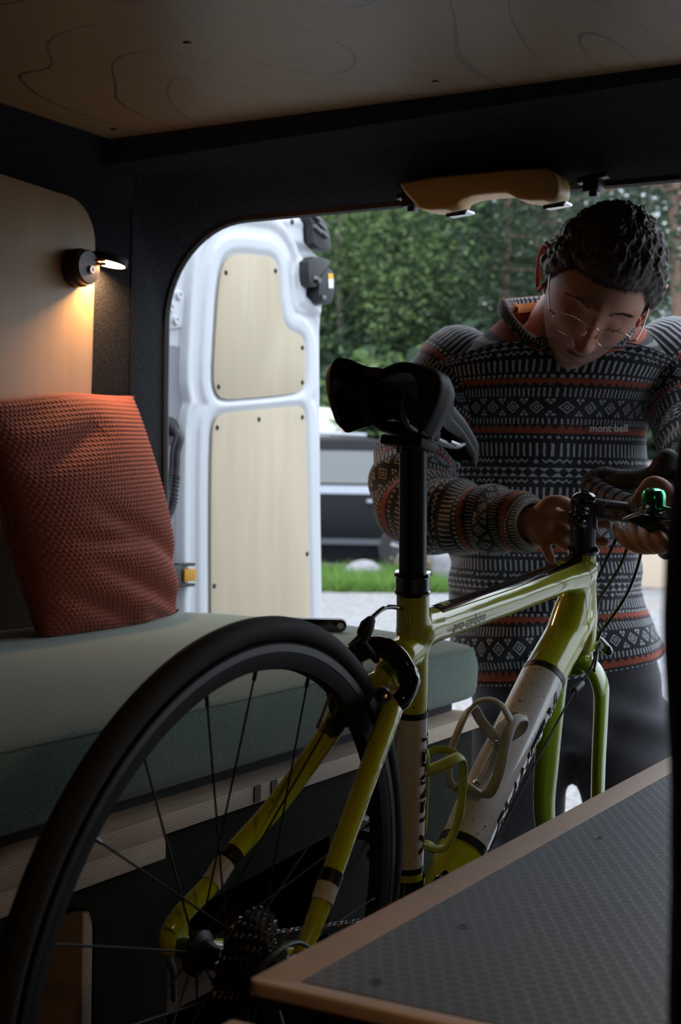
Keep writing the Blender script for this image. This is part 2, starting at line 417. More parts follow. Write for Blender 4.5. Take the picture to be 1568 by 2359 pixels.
# header between the ceiling and the tailgate opening, and pillar return: swept section round the opening
def arch(Y, xl, zt, rad, zb=FLOOR, slope=.004, n=14):
    pts = [(xl+.012, zb), (xl+.006, -.3), (xl, .15), (xl, zt-rad)]
    for k in range(1, n+1):
        a = PI-(PI/2)*k/n; pts.append((xl+rad+rad*math.cos(a), zt-rad+rad*math.sin(a)))
    for x in np.linspace(xl+rad+.12, XR+.05, 8): pts.append((x, zt+slope*(x-xl-rad)))
    return [V((x, Y, z)) for x, z in pts]
OL = -1.752; OT = .503
rows = [arch(2.16, XL+.002, .572, .07), arch(2.18, XL-.003, .566, .09), arch(2.23, -1.717, .548, .14), arch(2.28, -1.735, .522, .175), arch(2.318, -1.749, .505, .19), arch(2.330, OL, .504, .195), arch(2.342, OL-.006, .512, .205), arch(2.352, OL-.03, .55, .23)]
R2 = []
for r in rows: R2.append([V((p.x, p.y, p.z)) for p in r])
bm_ = MB().grid(R2)
bm_.add([(-1.66, 2.035, .602), (XR+.05, 2.035, .602), (XR+.05, 2.165, .573), (XL+.01, 2.165, .56), (XL+.003, 2.15, .55), (XL, 2.06, .56)], [(0, 1, 2, 3, 4, 5)])
P = [[V((x, 2.036, .603)), V((x, 2.045, .592)), V((x, 2.08, .585)), V((x, 2.12, .580)), V((x, 2.17, .573))] for x in np.linspace(-1.69, XR+.05, 16)]
bm_.grid(P)
bm_.box((-1.79, 2.0, FLOOR), (-1.728, 2.20, .66)); bm_.box((-1.79, 1.98, .625), (XR+.1, 2.20, .66)); bm_.box((-1.80, 2.1, .545), (-1.712, 2.27, .66)); bm_.box((-1.80, 2.1, .585), (-1.45, 2.27, .66))
sk('wall_rear', bm_)
seal = MB().tube([p+V((-.003, .010, 0)) for p in rows[5]], .011, 8, cap=False)
struct('trim_1', seal, 'rubber_seal')
sk('wall_right', MB().box((XR, YF, FLOOR), (XR+.03, YR, CEIL+.02)))
fw = MB(); fw.box((XL, YF-.03, FLOOR), (XR, YF, CEIL))
sk('wall_front', fw)
# outer skin so that no light leaks through the roof
rf = MB().box((XL-.15, YF-.1, .66), (XR+.15, 2.32, .70)); rf.box((XL-.14, YF-.1, FLOOR), (XL-.10, 2.28, .68)); rf.box((XR+.1, YF-.1, FLOOR), (XR+.14, 2.32, .68))
struct('trim_2', rf, 'white_steel', bevel=.004)
# near pillar on the right, felt covered, bulging
def pillar():
    ey = [700, 900, 950, 1000, 1050, 1150, 1250, 1400, 1500, 1600, 1700, 1800, 2000, 2359, 3200, 5200]
    ex = [1640, 1585, 1572, 1562, 1552, 1543, 1536, 1534, 1535, 1543, 1552, 1560, 1564, 1566, 1568, 1570]
    D = .66; base = at(1568, 1300, D); u = Rd.copy(); u.z = 0; u.normalize(); f = V((-u.y, u.x, 0)); P = []
    for z in np.linspace(-.80, .60, 90):
        y = 1179.5-((z/D)-Wd.z)/Ud.z*F_PX; x = float(np.interp(y, ey, ex))
        e = V((base.x, base.y, z))+u*((x-1568)/F_PX*D-.002); n_ = noise.noise(V((0, 0, z*40)))*.0006
        P.append([e+u*.046-f*.03, e+u*.02-f*.045, e+u*(.005+n_)-f*.038, e+u*n_-f*.02, e+u*(n_+.003)+f*.01, e+u*.016+f*.028, e+u*.03+f*.035, e+u*.050+f*.02])
    return MB().grid(P, True)
sk('trim_3', pillar(), 'felt_near', smooth=60)

# birch panel on the left wall
def rrect_outline(pts, n=3): return chaikin(pts, n)
pz = .517
poly = [V((XL+.012, y, z)) for y, z in [(-.2, -.4), (2.002, -.4), (2.028, -.1), (2.038, .2), (2.042, .39)]]
cy = 2.042-.075; 
for k in range(0, 9):
    a = PI/2*k/8; poly.append(V((XL+.012, cy+.075*math.cos(a), .415+.075*math.sin(a)-.0)))
poly += [V((XL+.012, 1.6, .503)), V((XL+.012, -.2, .52))]
wp = obj('trim_4', MB().prism(poly, (-.009, 0, 0)), 'wall_ply', bevel=.0015); tag(wp, kind='structure')

# ------------------------------------------------------------------ ground outside
def gz(x, y): return GROUND+.10*max(0, min(1, (y-5)/12))+max(0, y-26)*.10
P = [[V((x, y, gz(x, y)+.01*noise.noise(V((x*1.3, y*1.3, 0))))) for x in np.linspace(-45, 30, 70)] for y in list(np.linspace(-6, 12, 40))+list(np.linspace(12.5, 26, 20))+list(np.linspace(28, 70, 12))]
def ground_mat():
    m, nt, b = new_mat('gravel_and_earth'); setp(b, (.3, .3, .3), .9)
    co = texco(nt, 'Object'); vor = nt.nodes.new('ShaderNodeTexVoronoi'); vor.inputs['Scale'].default_value = 38; nt.links.new(co, vor.inputs[0])
    big = nz(nt, co, .5, 4)
    st = ramp(nt, vor.outputs['Color'], [(.1, (.13, .13, .14)), (.5, (.23, .23, .245)), (.85, (.34, .335, .34))])
    g = mix(nt, ramp(nt, big, [(.45, (0,)*3), (.7, (.5,)*3)]), st, (.25, .22, .17))
    ge = nt.nodes.new('ShaderNodeNewGeometry'); s = nt.nodes.new('ShaderNodeSeparateXYZ'); nt.links.new(ge.outputs['Position'], s.inputs[0])
    far = E(nt, s.outputs['Y']).gt(21)
    nt.links.new(mix(nt, far, g, (.05, .07, .03)), b.inputs['Base Color'])
    bump(nt, b, vor.outputs['Distance'], .8, .012)
    return m
M['ground'] = ground_mat()
struct('trim_5', MB().grid(P, flip=False), 'ground', smooth=180).name = 'ground'

# ================================================================== REAR DOOR (white steel, open)
TH = math.radians(85); DH = V((-1.885, 2.46, 0)); DE = V((math.cos(TH), math.sin(TH), 0)); DN = V((math.sin(TH), -math.cos(TH), 0))
def dpx(x, y):      # pixel -> (t, z) on the door plane
    r = ray(x, y); k = DH.dot(DN)/r.dot(DN); p = r*k-DH; return (p.dot(DE), p.z)
def dp(t, z, h=0): return DH+DE*t+V((0, 0, z))+DN*h
ply1 = [(512, 612), (530, 588), (560, 584), (600, 588), (628, 592), (641, 612), (646, 650), (648, 700), (655, 745), (672, 765), (695, 772), (705, 795), (706, 880), (697, 903), (650, 911), (560, 919), (512, 921), (497, 905), (491, 870), (497, 760), (502, 680)]
ply2 = [(487, 1010), (493, 968), (510, 952), (600, 943), (690, 934), (703, 945), (707, 985), (712, 1200), (717, 1445), (718, 1500), (485, 1500), (486, 1445), (485, 1200)]
pl1 = [dpx(*q) for q in ply1]; pl2 = [dpx(*q) for q in ply2]
def rnd2(p, n=2): return [(q.x, q.y) for q in chaikin([V((a, b, 0)) for a, b in p], n)]
pl1 = rnd2(pl1, 1); pl2 = rnd2(pl2[:-5]+pl2[-5:], 1)
def sdist(pt, poly):    # signed distance, numpy
    x, y = pt[..., 0], pt[..., 1]; d = np.full(x.shape, 1e9); ins = np.zeros(x.shape, bool)
    n = len(poly)
    for i in range(n):
        (x0, y0), (x1, y1) = poly[i], poly[(i+1) % n]; ex, ey = x1-x0, y1-y0; L = ex*ex+ey*ey+1e-12
        t = np.clip(((x-x0)*ex+(y-y0)*ey)/L, 0, 1); d = np.minimum(d, np.hypot(x-x0-t*ex, y-y0-t*ey))
        c = ((y0 > y) != (y1 > y)) & (x < (x1-x0)*(y-y0)/(y1-y0+1e-12)+x0); ins ^= c
    return np.where(ins, -d, d)
edge = [dpx(*q) for q in [(748, 1500), (743, 1200), (741, 940), (740, 760), (742, 700), (745, 640), (738, 600), (722, 575), (706, 560), (704, 520), (697, 497)]]
ez = [e[1] for e in edge]; et = [e[0] for e in edge]
tops = [dpx(*q) for q in [(400, 440), (470, 452), (560, 472), (640, 484), (700, 498)]]
tt = [a for a, _ in tops]; tz = [b for _, b in tops]
TMAX = max(et); ZB = -.75
NS, NW = 150, 260
S, Wg = np.meshgrid(np.linspace(0, 1, NS), np.linspace(0, 1, NW))
z0 = ZB+Wg*(.56-ZB); tmx = np.interp(-z0, [-q for q in ez], et, left=et[-1], right=et[0]) if ez[0] > ez[-1] else np.interp(z0, ez, et)
T = S*tmx; ztop = np.interp(T, tt, tz); Z = ZB+Wg*(ztop-ZB)
tmx = np.interp(Z, ez, et); T = S*tmx
pt = np.stack([T, Z], -1)
d = np.minimum(sdist(pt, pl1), sdist(pt, [(a, min(b, 9)) for a, b in pl2[:]]+[]))
d = np.minimum(d, sdist(pt, [(pl1[0][0]*0+dpx(505, 700)[0], -.74), (dpx(705, 900)[0], -.74), (dpx(705, 900)[0], .1), (dpx(505, 700)[0], .1)]) + .012)
Hh = np.interp(d*1000, [-50, 0, 4, 10, 17, 38, 50, 66, 78, 92, 104, 120, 400], [-8, -8, -7, -2, 0, 1, -5, -6, 1, 2, -16, -20, -20])/1000
rd = np.clip((tmx-T)/.010, 0, 1); Hh = np.where(T > tmx*.6, Hh*np.clip((tmx-T)/.05, 0, 1)-(1-rd)**2*.012, Hh)
topd = ztop-Z; Hh = Hh + np.interp(topd*1000, [0, 6, 20, 28, 60], [-14, -2, 3, 0, 0])/1000
# pressed pocket round the latch
pk = rnd2([dpx(*q) for q in [(676, 585), (760, 585), (760, 722), (690, 722), (677, 708)]], 2); pd = sdist(pt, pk)
Hh = Hh+np.interp(pd*1000, [-10, -3, 6, 12], [6, 6, 0, 0])/1000
G = [[dp(float(T[i, j]), float(Z[i, j]), float(Hh[i, j])) for j in range(NS)] for i in range(NW)]
dm = MB().grid(G, flip=False)
back = [[dp(float(T[i, j]), float(Z[i, j]), -.05) for j in (0, NS-1)] for i in range(0, NW, 8)]+[[dp(float(T[-1, j]), float(Z[-1, j]), -.05) for j in (0, NS-1)]]
dm.grid([[dp(float(T[i, -1]), float(Z[i, -1]), float(Hh[i, -1])), dp(float(T[i, -1]), float(Z[i, -1]), -.05)] for i in range(NW)])
dm.grid([[dp(float(T[-1, j]), float(Z[-1, j]), float(Hh[-1, j])), dp(float(T[-1, j]), float(Z[-1, j]), -.05)] for j in range(NS)])
dm.add([dp(0, ZB, -.05), dp(et[0], ZB, -.05), dp(et[3], .4, -.05), dp(et[-1], .5, -.05), dp(0, .56, -.05)], [(0, 1, 2, 3, 4)])
door = tag(obj('door_1', dm, 'white_steel', smooth=180), kind='structure')
for pl, scr in ((pl1, [(521, 628), (635, 624), (697, 801), (697, 881), (504, 891)]), (pl2, [(501, 985), (597, 966), (697, 961), (708, 1276), (494, 1350)])):
    cx = sum(a for a, _ in pl)/len(pl); cz = sum(b for _, b in pl)/len(pl)
    pp = [dp(cx+(a-cx)*.985, cz+(b-cz)*.995, -.007) for a, b in pl]
    pn = obj('birch_panel', MB().prism(pp, DN*.006), 'birch', door, bevel=.001)
    for q in scr:
        a, b = dpx(*q); obj('screw', MB().lathe([(0, .003), (.0045, .0022), (.006, 0), (.006, -.001)], dp(a, b, -.001), DN, 12), 'screw', pn)
# flange strip behind the pressing + hinge plate with bolts
fl = MB().grid([[dp(-.03, z, -.013), dp(dpx(434, 1000)[0]-.006, z, -.013), dp(dpx(436, 1000)[0], z, -.021)] for z in np.linspace(ZB, dpx(400, 795)[1], 10)])
obj('hinge_flange', fl, 'shaded_steel', door, smooth=180)
hp = rnd2([dpx(*q) for q in [(352, 664), (420, 662), (436, 676), (434, 748), (420, 757), (352, 757)]], 2)
h_ = obj('hinge_plate', MB().prism([dp(a, b, -.018) for a, b in hp], DN*.007), 'white_steel', door, bevel=.0015)
for q in [(419, 680), (400, 708), (412, 738)]:
    a, b = dpx(*q); obj('bolt', MB().lathe([(0, .005), (.004, .005), (.005, .007), (.0085, .007), (.010, .001), (.012, 0)], dp(a, b, -.011), DN, 20), 'white_steel', h_)
for q, r in [((670, 512), .006), ((668, 510), .004)][:1]:
    a, b = dpx(*q); obj('rubber_plug', MB().lathe([(0, .002), (r, .002), (r*1.2, 0)], dp(a, b, .003), DN, 14), 'screw', door)
# latch: cover, body and labels
lt = rnd2([dpx(*q) for q in [(684, 592), (735, 598), (735, 615), (722, 628), (708, 645), (706, 664), (690, 663), (685, 640)]], 1)
la = obj('latch_cover', MB().prism([dp(a, b, .004) for a, b in lt], DN*.03), 'black_plastic', door, bevel=.003)
lb = rnd2([dpx(*q) for q in [(709, 650), (728, 618), (742, 626), (745, 660), (741, 695), (735, 703), (715, 702), (708, 685)]], 1)
lbo = obj('latch_body', MB().prism([dp(a, b, .0) for a, b in lb], DN*.034), 'black_plastic', door, bevel=.003)
for n_, q, mt in (('yellow_label', [(728, 632), (740, 632), (741, 645), (729, 645)], 'yellow_tag'), ('white_label', [(729, 645), (741, 645), (741, 666), (730, 666)], 'white_tag')):
    tag(obj(n_, MB().prism([dp(*dpx(*k), .035) for k in q], DN*.0008), mt, lbo))
a, b = dpx(703, 648); obj('latch_knob', MB().lathe([(0, .01), (.007, .01), (.009, .004), (.012, 0)], dp(a, b, .034), DN, 18), 'gloss_black', la)
a, b = dpx(717, 688); obj('latch_slider', MB().obox(dp(a, b, .036), DE*.008, V((0, 0, .006)), DN*.003), 'gloss_black', lbo, bevel=.001)
# black top fitting
ft = MB(); tp = [dpx(*q) for q in [(696, 490), (712, 492), (736, 512), (745, 545), (749, 575), (735, 583), (718, 572), (706, 562), (703, 520), (697, 503)]]
fto = obj('top_fitting', ft.prism([dp(a, b, -.01) for a, b in tp], DN*.03), 'black_plastic', door, bevel=.003)
for i, q in enumerate([(712, 505), (722, 522), (712, 530), (727, 541)]):
    a, b = dpx(*q); obj('rib', MB().obox(dp(a, b, .024), (DE*.014+V((0, 0, -.006))), V((0, 0, .0045)), DN*.006), plain('grey_plastic', (.10, .10, .115), .45) if i == 0 else bpy.data.materials['grey_plastic'], fto, bevel=.0015)
# wiring conduit
c0 = [dpx(*q) for q in [(398, 985), (394, 1005), (386, 1040), (384, 1080), (379, 1130), (374, 1165), (362, 1190)]]
cp = spline([dp(*c0[0], -.01)]+[dp(*c, .022) for c in c0[1:]], 6)
cd = obj('wiring_conduit', MB().tube(cp, .012, 14), 'black_plastic', door)
n = len(cp); rr = [cp[i] for i in range(n) if i > n*.52]
rb = MB()
for k, p in enumerate(spline([rr[0], rr[len(rr)//2], rr[-1]], 7)): 
    rb.lathe([(.0118, -.0022), (.0145, -.0012), (.0145, .0012), (.0118, .0022)], p, (rr[-1]-rr[0]), 14)
tag(obj('ribbing', rb, 'black_plastic', cd), kind='stuff')
a, b = dpx(397, 993); obj('grommet', MB().tube([dp(a, b, -.02), dp(a, b, -.004)], [.034, .030], 24), 'black_plastic', cd, bevel=0)
# door check strap fitting with orange cap
a, b = dpx(392, 1324)
cf = MB().prism([dp(x_, y_, -.018) for x_, y_ in rnd2([dpx(*q) for q in [(372, 1280), (388, 1270), (403, 1284), (404, 1340), (403, 1362), (390, 1380), (372, 1370)]], 2)], DN*.008)
cfo = obj('check_plate', cf, 'gloss_black', door, bevel=.002)
obj('check_arm', MB().obox(dp(a-.015, b, .006), DE*.03, V((0, 0, .022)), DN*.014), 'black_plastic', cfo, bevel=.004)
for dz in (.021, -.024): obj('fork_prong', MB().obox(dp(a+.035, b+dz, .01), DE*.028, V((0, 0, .0035)), DN*.008), 'black_plastic', cfo, bevel=.0015)
obj('orange_cap', MB().obox(dp(a+.042, b-.002, .012), DE*.019, V((0, 0, .0135)), DN*.010), 'orange_cap', cfo, bevel=.002)

# ================================================================== OVERHEAD HANDLE COVER ON THE HEADER
HY = 2.30
def hx(x, y, Y=HY): return onY(x, y, Y)
hpoly = [(948, 428), (1276, 396), (1308, 412), (1316, 440), (1310, 474), (1226, 475), (1205, 462), (1190, 456), (1092, 466), (1078, 494), (1000, 497), (985, 480), (962, 455)]
hc = empty('handle_cover', onY(1130, 470, HY)+V((0, 0, 0)), 'tan moulded handle cover hanging under the black header above the man', 'handle')
obj('cover', MB().prism(chaikin([hx(*q) for q in hpoly], 1), (0, -.055, 0)), plain('tan_moulding', (.80, .54, .20), .42), hc, bevel=.006, bseg=3)
for x in (1060, 1284):
    c = hx(x, 493 if x < 1100 else 474, HY-.03)
    bk = obj('buckle', MB().obox(c, V((.020, 0, .002)), V((0, .016, 0)), V((0, 0, .0022))), 'steel', hc, bevel=.001)
    obj('buckle_bar', MB().tube([c+V((-.018, -.018, -.005)), c+V((.018, -.018, -.003))], .0022, 8), 'matte_black', hc)
for q in [(948, 460), (1366, 424)]:
    c = hx(*q, HY-.01); cl = empty('header_clip', c, 'black plastic clip at the left end of the tan handle cover' if q[0] < 1000 else 'black plastic clip right of the tan handle cover above the head', 'clip', 'clips under the header')
    obj('clip_body', MB().obox(c, V((.014, 0, .002)), V((0, .014, 0)), V((0, 0, .013))), 'black_plastic', cl, bevel=.003)
    obj('clip_arm', MB().obox(c+V((0, 0, .010)), V((.026, 0, .004)), V((0, .010, 0)), V((0, 0, .005))), 'black_plastic', cl, bevel=.002)
    obj('clip_hook', MB().obox(c+V((.002, 0, -.016)), V((.007, 0, 0)), V((0, .008, 0)), V((0, 0, .006))), 'black_plastic', cl, bevel=.002)

# ================================================================== READING LAMP
lp = onX(170, 618, XL+.012); L = empty('reading_lamp', lp, 'small black reading lamp glowing warm on the birch wall panel', 'lamp')
RX = V((1, 0, 0))
obj('base', MB().lathe([(0, 0), (.034, 0), (.034, .018), (.031, .020), (.031, .024)], lp, RX, 40), 'matte_black', L)
obj('base_front', MB().lathe([(.0305, .020), (.0305, .032), (.028, .035), (0, .035)], lp, RX, 40), plain('lamp_front', (.03, .022, .02), .35), L)
obj('switch', MB().lathe([(0, .038), (.0035, .038), (.0035, .0395), (.0065, .0395), (.0075, .036), (.0075, .034)], lp+V((0, .004, -.004)), RX, 24), plain('switch_ring', (.6, .5, .45), .3, metal=.6), L)
h0 = onX(207, 600, XL+.06); hcn = at(248, 606, lp.length*.985)
ln = V((0.10, .22, -1)).normalized()
ax_u = (h0-hcn); 
hN = (V((.25, -.05, -1))).normalized()
hN = (-Wd*.055+Ud*-1+Rd*-.19).normalized()
arm = MB().tube([lp+V((.03, .012, .014)), lp+V((.045, .028, .016)), hcn-hN*.006-Rd*.028], .0028, 10); arm.tube([lp+V((.03, .014, .008)), lp+V((.045, .03, .009)), hcn-hN*.006-Rd*.028], .0028, 10)
obj('arm', arm, 'copper', L)
hd = obj('lamp_head', MB().lathe([(0, -.012), (.034, -.012), (.0355, -.010), (.0355, .002), (.033, .002), (.032, -.002), (0, -.002)], hcn, hN, 48), 'matte_black', L)
ME, nt_, b_ = new_mat('warm_diffuser'); setp(b_, (1, .8, .6), .5, emit=(1, .72, .42), es=9)
obj('diffuser', MB().lathe([(.0315, .0012), (0, .0012)], hcn, hN, 48), ME, hd)
ld = bpy.data.lights.new('reading_lamp_light', 'AREA'); ld.shape = 'DISK'; ld.size = .055; ld.energy = .95; ld.color = (1, .55, .24); ld.spread = math.radians(170)
lo = bpy.data.objects.new('reading_lamp_light', ld); COL.objects.link(lo); lo.parent = L
zz = -hN; xx = zz.orthogonal().normalized(); yy = zz.cross(xx); mw = Matrix((( xx.x, yy.x, zz.x, 0), (xx.y, yy.y, zz.y, 0), (xx.z, yy.z, zz.z, 0), (0, 0, 0, 1))); mw.translation = hcn+hN*.0035
lo.matrix_basis = WM[L].inverted() @ mw

# ================================================================== BENCH with cushion
BX = -1.0; BE = 2.24
bench = empty('bench_seat', (-1.38, 1.3, FLOOR), 'long low plywood bench box along the left wall under the green cushion', 'bench')
bo = obj('bench_top', MB().box((XL+.01, .2, -.416), (BX, BE, -.392)), 'ply_edge', bench, bevel=.0012)
P_ = [(BE, -.416), (BE, FLOOR), (1.76, FLOOR), (1.76, -.505), (1.38, -.53), (1.38, FLOOR), (1.245, FLOOR), (1.245, -.50), (1.235, -.478), (1.21, -.468), (.3, -.468), (.3, -.416)]
obj('front_panel', MB().prism([V((BX-.018, y, z)) for y, z in P_], (-.018, 0, 0)), 'bench_green', bench)
obj('edge_strip', MB().box((BX-.022, .2, -.446), (BX-.004, 1.355, -.417)), 'ply_edge', bench, bevel=.001)
obj('back_board', MB().box((XL+.02, .2, FLOOR), (XL+.04, BE, -.42)), 'brown_dark', bench)
obj('inner_shelf', MB().box((XL+.05, .3, -.66), (BX-.05, 2.2, -.645)), 'brown_dark', bench)
for y in (.72, 1.30, 1.79): obj('upright', MB().box((XL+.05, y, FLOOR), (BX-.04, y+.018, -.42)), 'brown_dark', bench)
obj('upright', MB().box((BX-.2, 1.225, FLOOR), (BX-.019, 1.243, -.48)), 'ply_edge', bench, bevel=.002)
obj('end_panel', MB().box((XL+.02, BE-.02, FLOOR), (BX-.02, BE-.002, -.418)), 'bench_green', bench)
obj('slatted_base', MB().box((XL+.03, .22, -.391), (BX-.05, BE-.015, -.372)), 'matte_black', bench)
for y in (1.535, 1.575): obj('notch_liner', MB().box((BX-.03, y, -.414), (BX+.0015, y+.014, -.393)), 'brown_dark', bench)
# knobs on the bench front
for (q, nm, lb_) in (((835, 1868), 'drawer_latch', 'round black drawer latch on the bench front behind the wheel'), ((848, 1935), 'drawer_pull', 'small black pull below the round latch on the bench front')):
    c = onX(*q, BX-.018); t_ = empty(nm, c, lb_, 'latch')
    if nm == 'drawer_latch':
        obj('ring', MB().lathe([(.012, 0), (.022, 0), (.024, .006), (.020, .012), (.014, .012), (.012, .004)], c, RX, 28), 'gloss_black', t_)
        obj('tongue', MB().obox(c+V((.012, -.02, -.006)), V((.004, 0, 0)), V((0, .022, .004)), V((0, 0, .006))), 'dark_steel', t_, bevel=.002)
        obj('thumb_turn', MB().obox(c+V((.012, 0, 0)), V((.008, 0, 0)), V((0, .012, 0)), V((0, 0, .004))), 'steel', t_, bevel=.002)
    else:
        obj('stem', MB().tube([c, c+V((.012, -.006, -.004)), c+V((.02, -.022, -.012))], .0035, 10), 'dark_steel', t_)
        obj('knob', MB().ball(c+V((.021, -.026, -.014)), .009), 'gloss_black', t_)

def cushion():
    x0, x1, y0, y1, z0, z1 = XL+.02, BX, .1, BE, -.366, -.277
    mb = MB(); n = 60; prof = []
    # front face / top face as one swept section
    sec = [(x1-.012, z0), (x1-.002, z0+.006), (x1, z0+.02), (x1+.002, -.32), (x1, z1-.012), (x1-.004, z1-.003), (x1-.014, z1+.002)]
    for k in range(1, 16): 
        t = k/15; sec.append((x1-.014+(x0-x1+.014)*t, z1+.002+.022*math.sin(PI*min(1, t*.75+.02))**.8))
    sec += [(x0, z0), ]
    P = []
    for i in range(n+1):
        y = y0+(y1-y0)*i/n; e = (y1-y)/.05; sh = 0 if e > 1 else (1-e)**3
        P.append([V((x+(.004*noise.noise(V((y*5, z*4, 1))) if j > 1 else 0)-(sh*.012 if x > x1-.03 else 0), y-(sh*.0), z+(.004*noise.noise(V((y*4, x*4, 3))) if j > 6 else 0)-(sh*.014 if z > z1-.02 else 0))) for j, (x, z) in enumerate(sec)])
    mb.grid(P, True); m = len(sec); o = n*m; mb.f.append(tuple(o+k for k in range(m))); mb.f.append(tuple(range(m-1, -1, -1)))
    return mb, P
cm, cP = cushion()
cu = tag(obj('seat_cushion', cm, 'green_wool', smooth=50), 'long grey-green wool seat cushion on the bench along the left wall', 'cushion')
sm_ = MB().tube([p[5]+V((0, 0, .001)) for p in cP], .0016, 6); obj('seam', sm_, 'green_wool', cu)
sm_ = MB().tube([cP[-1][k]+V((0, -.002, .001)) for k in range(5, 20)], .0016, 6); obj('seam', sm_, 'green_wool', cu)

# ================================================================== PILLOW
def pillow():
    BR = at(415, 1417, 2.665); BR = onZ(415, 1418, -.266); BL = onZ(92, 1480, -.262)
    TRc = at(301, 913, BR.length*.985); 
    TRc = BR+V((-.07, 0, 0)); rr = ray(303, 913); # top right: on the vertical-ish plane of the pillow
    ex = (BL-BR); w = ex.length; ex.normalize(); n_ = ex.cross(V((0, 0, 1))).normalized()
    if n_.dot(-Wd) < 0: n_ = -n_
    k = (BR-n_*.08).dot(n_)/rr.dot(n_); TR = rr*k
    rl = ray(-60, 925); k = (BR-n_*.08).dot(n_)/rl.dot(n_); TL = rl*k
    BLm = BL
    NU, NV = 360, 400; front = []; back = []
    U_, V_ = np.meshgrid(np.linspace(0, 1, NU), np.linspace(0, 1, NV))
    def A(v): return np.array(v)
    P0 = (A(BL)*(1-U_[..., None])+A(BR)*U_[..., None]); P1 = (A(TL)*(1-U_[..., None])+A(TR)*U_[..., None])
    # curved outline sides
    B = P0*(1-V_[..., None])+P1*V_[..., None]
    # right side: bottom corner juts, side bulges; bottom edge lifts
    exr = -A(ex)
    bul = -(np.sin(PI*np.clip(V_*.85+.1, 0, 1))**1.0)*.036
    B += exr*(bul*U_**6)[..., None]
    pin = np.exp(-V_/.05)*(U_**3); 
    B += exr*(-(1-np.exp(-V_/.05))*.075*(U_**4)*(1-V_))[..., None]
    B += A((0, 0, 1))*(.010*np.exp(-((U_-.5)/.3)**2)*(V_-.5)*2)[..., None]
    th = (np.clip(4*U_*(1-U_), 0, 1)**.42)*(np.clip(4*V_*(1-V_), 0, 1)**.42)
    sag = 1+.35*(1-V_)
    f = .085*th*sag
    # folds: diagonal creases
    def crease(u0, v0, u1, v1, wd, dp_):
        dx, dy = u1-u0, v1-v0; L2 = dx*dx+dy*dy; t = np.clip(((U_-u0)*dx+(V_-v0)*dy)/L2, 0, 1)
        dd = np.hypot(U_-u0-t*dx, V_-v0-t*dy); return -dp_*np.exp(-(dd/wd)**2)*np.sin(PI*np.clip(t*.96+.02, 0, 1))**.5
    for c in [(.25, .55, .95, .22, .05, .014), (.05, .72, .5, .86, .05, .018), (.2, .32, .92, .05, .045, .016), (.05, .90, .4, .98, .05, .015), (.12, .42, .5, .40, .035, .012), (.86, .42, .99, .10, .025, .012), (.5, .10, .8, .02, .03, .010), (.05, .2, .45, .06, .045, .014)]:
        f = f+crease(*c)*np.clip(th*1.6, 0, 1)
    # knit knobs
    nu, nv = 48, 56; gu = U_*nu; gv = V_*nv*1.0
    k1 = np.cos(2*PI*gu)*np.cos(2*PI*gv*.5); kn = np.maximum(k1, 0)**.8+np.maximum(-k1, 0)**.8
    gu2 = gu-np.floor(gv)*.5; kn = (np.abs(np.sin(PI*gu2))**.7)*(np.abs(np.sin(PI*gv))**.7)
    f = f+.0032*kn
    F_ = B+A(n_)*f[..., None]; Bk = B-A(n_)*(.05*th)[..., None]
    F_[..., 0] = np.maximum(F_[..., 0], XL+.012); Bk[..., 0] = np.maximum(Bk[..., 0], XL+.01); F_[..., 2] = np.maximum(F_[..., 2], -.2525); Bk[..., 2] = np.maximum(Bk[..., 2], -.2525)
    fm = MB().grid([[V(F_[i, j]) for j in range(NU)] for i in range(NV)])
    s = 6; fm2 = MB().grid([[V(Bk[i, j]) for j in list(range(0, NU, s))+[NU-1]] for i in list(range(0, NV, s))+[NV-1]], flip=True)
    return fm, fm2
pf, pb = pillow(); pf.add(pb.v, pb.f)
tag(obj('pillow', pf, 'rust_knit', smooth=180), 'rust-orange waffle-knit pillow propped on the green cushion', 'pillow')

# ================================================================== FOLDING MULTI-TOOL on the cushion
c = onZ(748, 1456, -.258)
mt = empty('folding_tool', c, 'small silver and black folding tool lying on the cushion behind the tyre', 'tool')
td = V((Rd.x, Rd.y, 0)).normalized(); tn = V((-td.y, td.x, 0)); tu = V((0, 0, 1))
def slot(off, h, w_, mat, name, z):
    pts = []
    for k in range(9): a = -PI/2+PI*k/8; pts.append(c+td*(.026+h*math.cos(a))+tu*(z+h*math.sin(a))+tn*off)
    for k in range(9): a = PI/2+PI*k/8; pts.append(c+td*(-.055+h*math.cos(a))+tu*(z+h*math.sin(a))+tn*off)
    return obj(name, MB().prism(pts, tn*w_), mat, mt, bevel=.0008)
slot(-.010, .0105, .003, 'gloss_black', 'side_plate', .012); slot(.008, .0105, .003, 'gloss_black', 'side_plate', .012)
slot(-.006, .0085, .004, 'steel', 'blade', .014); slot(0, .0085, .004, 'steel', 'blade', .015)
obj('pivot', MB().lathe([(0, .003), (.005, .003), (.006, 0)], c+td*.026+tu*.012-tn*.010, -tn, 18), 'steel', mt)

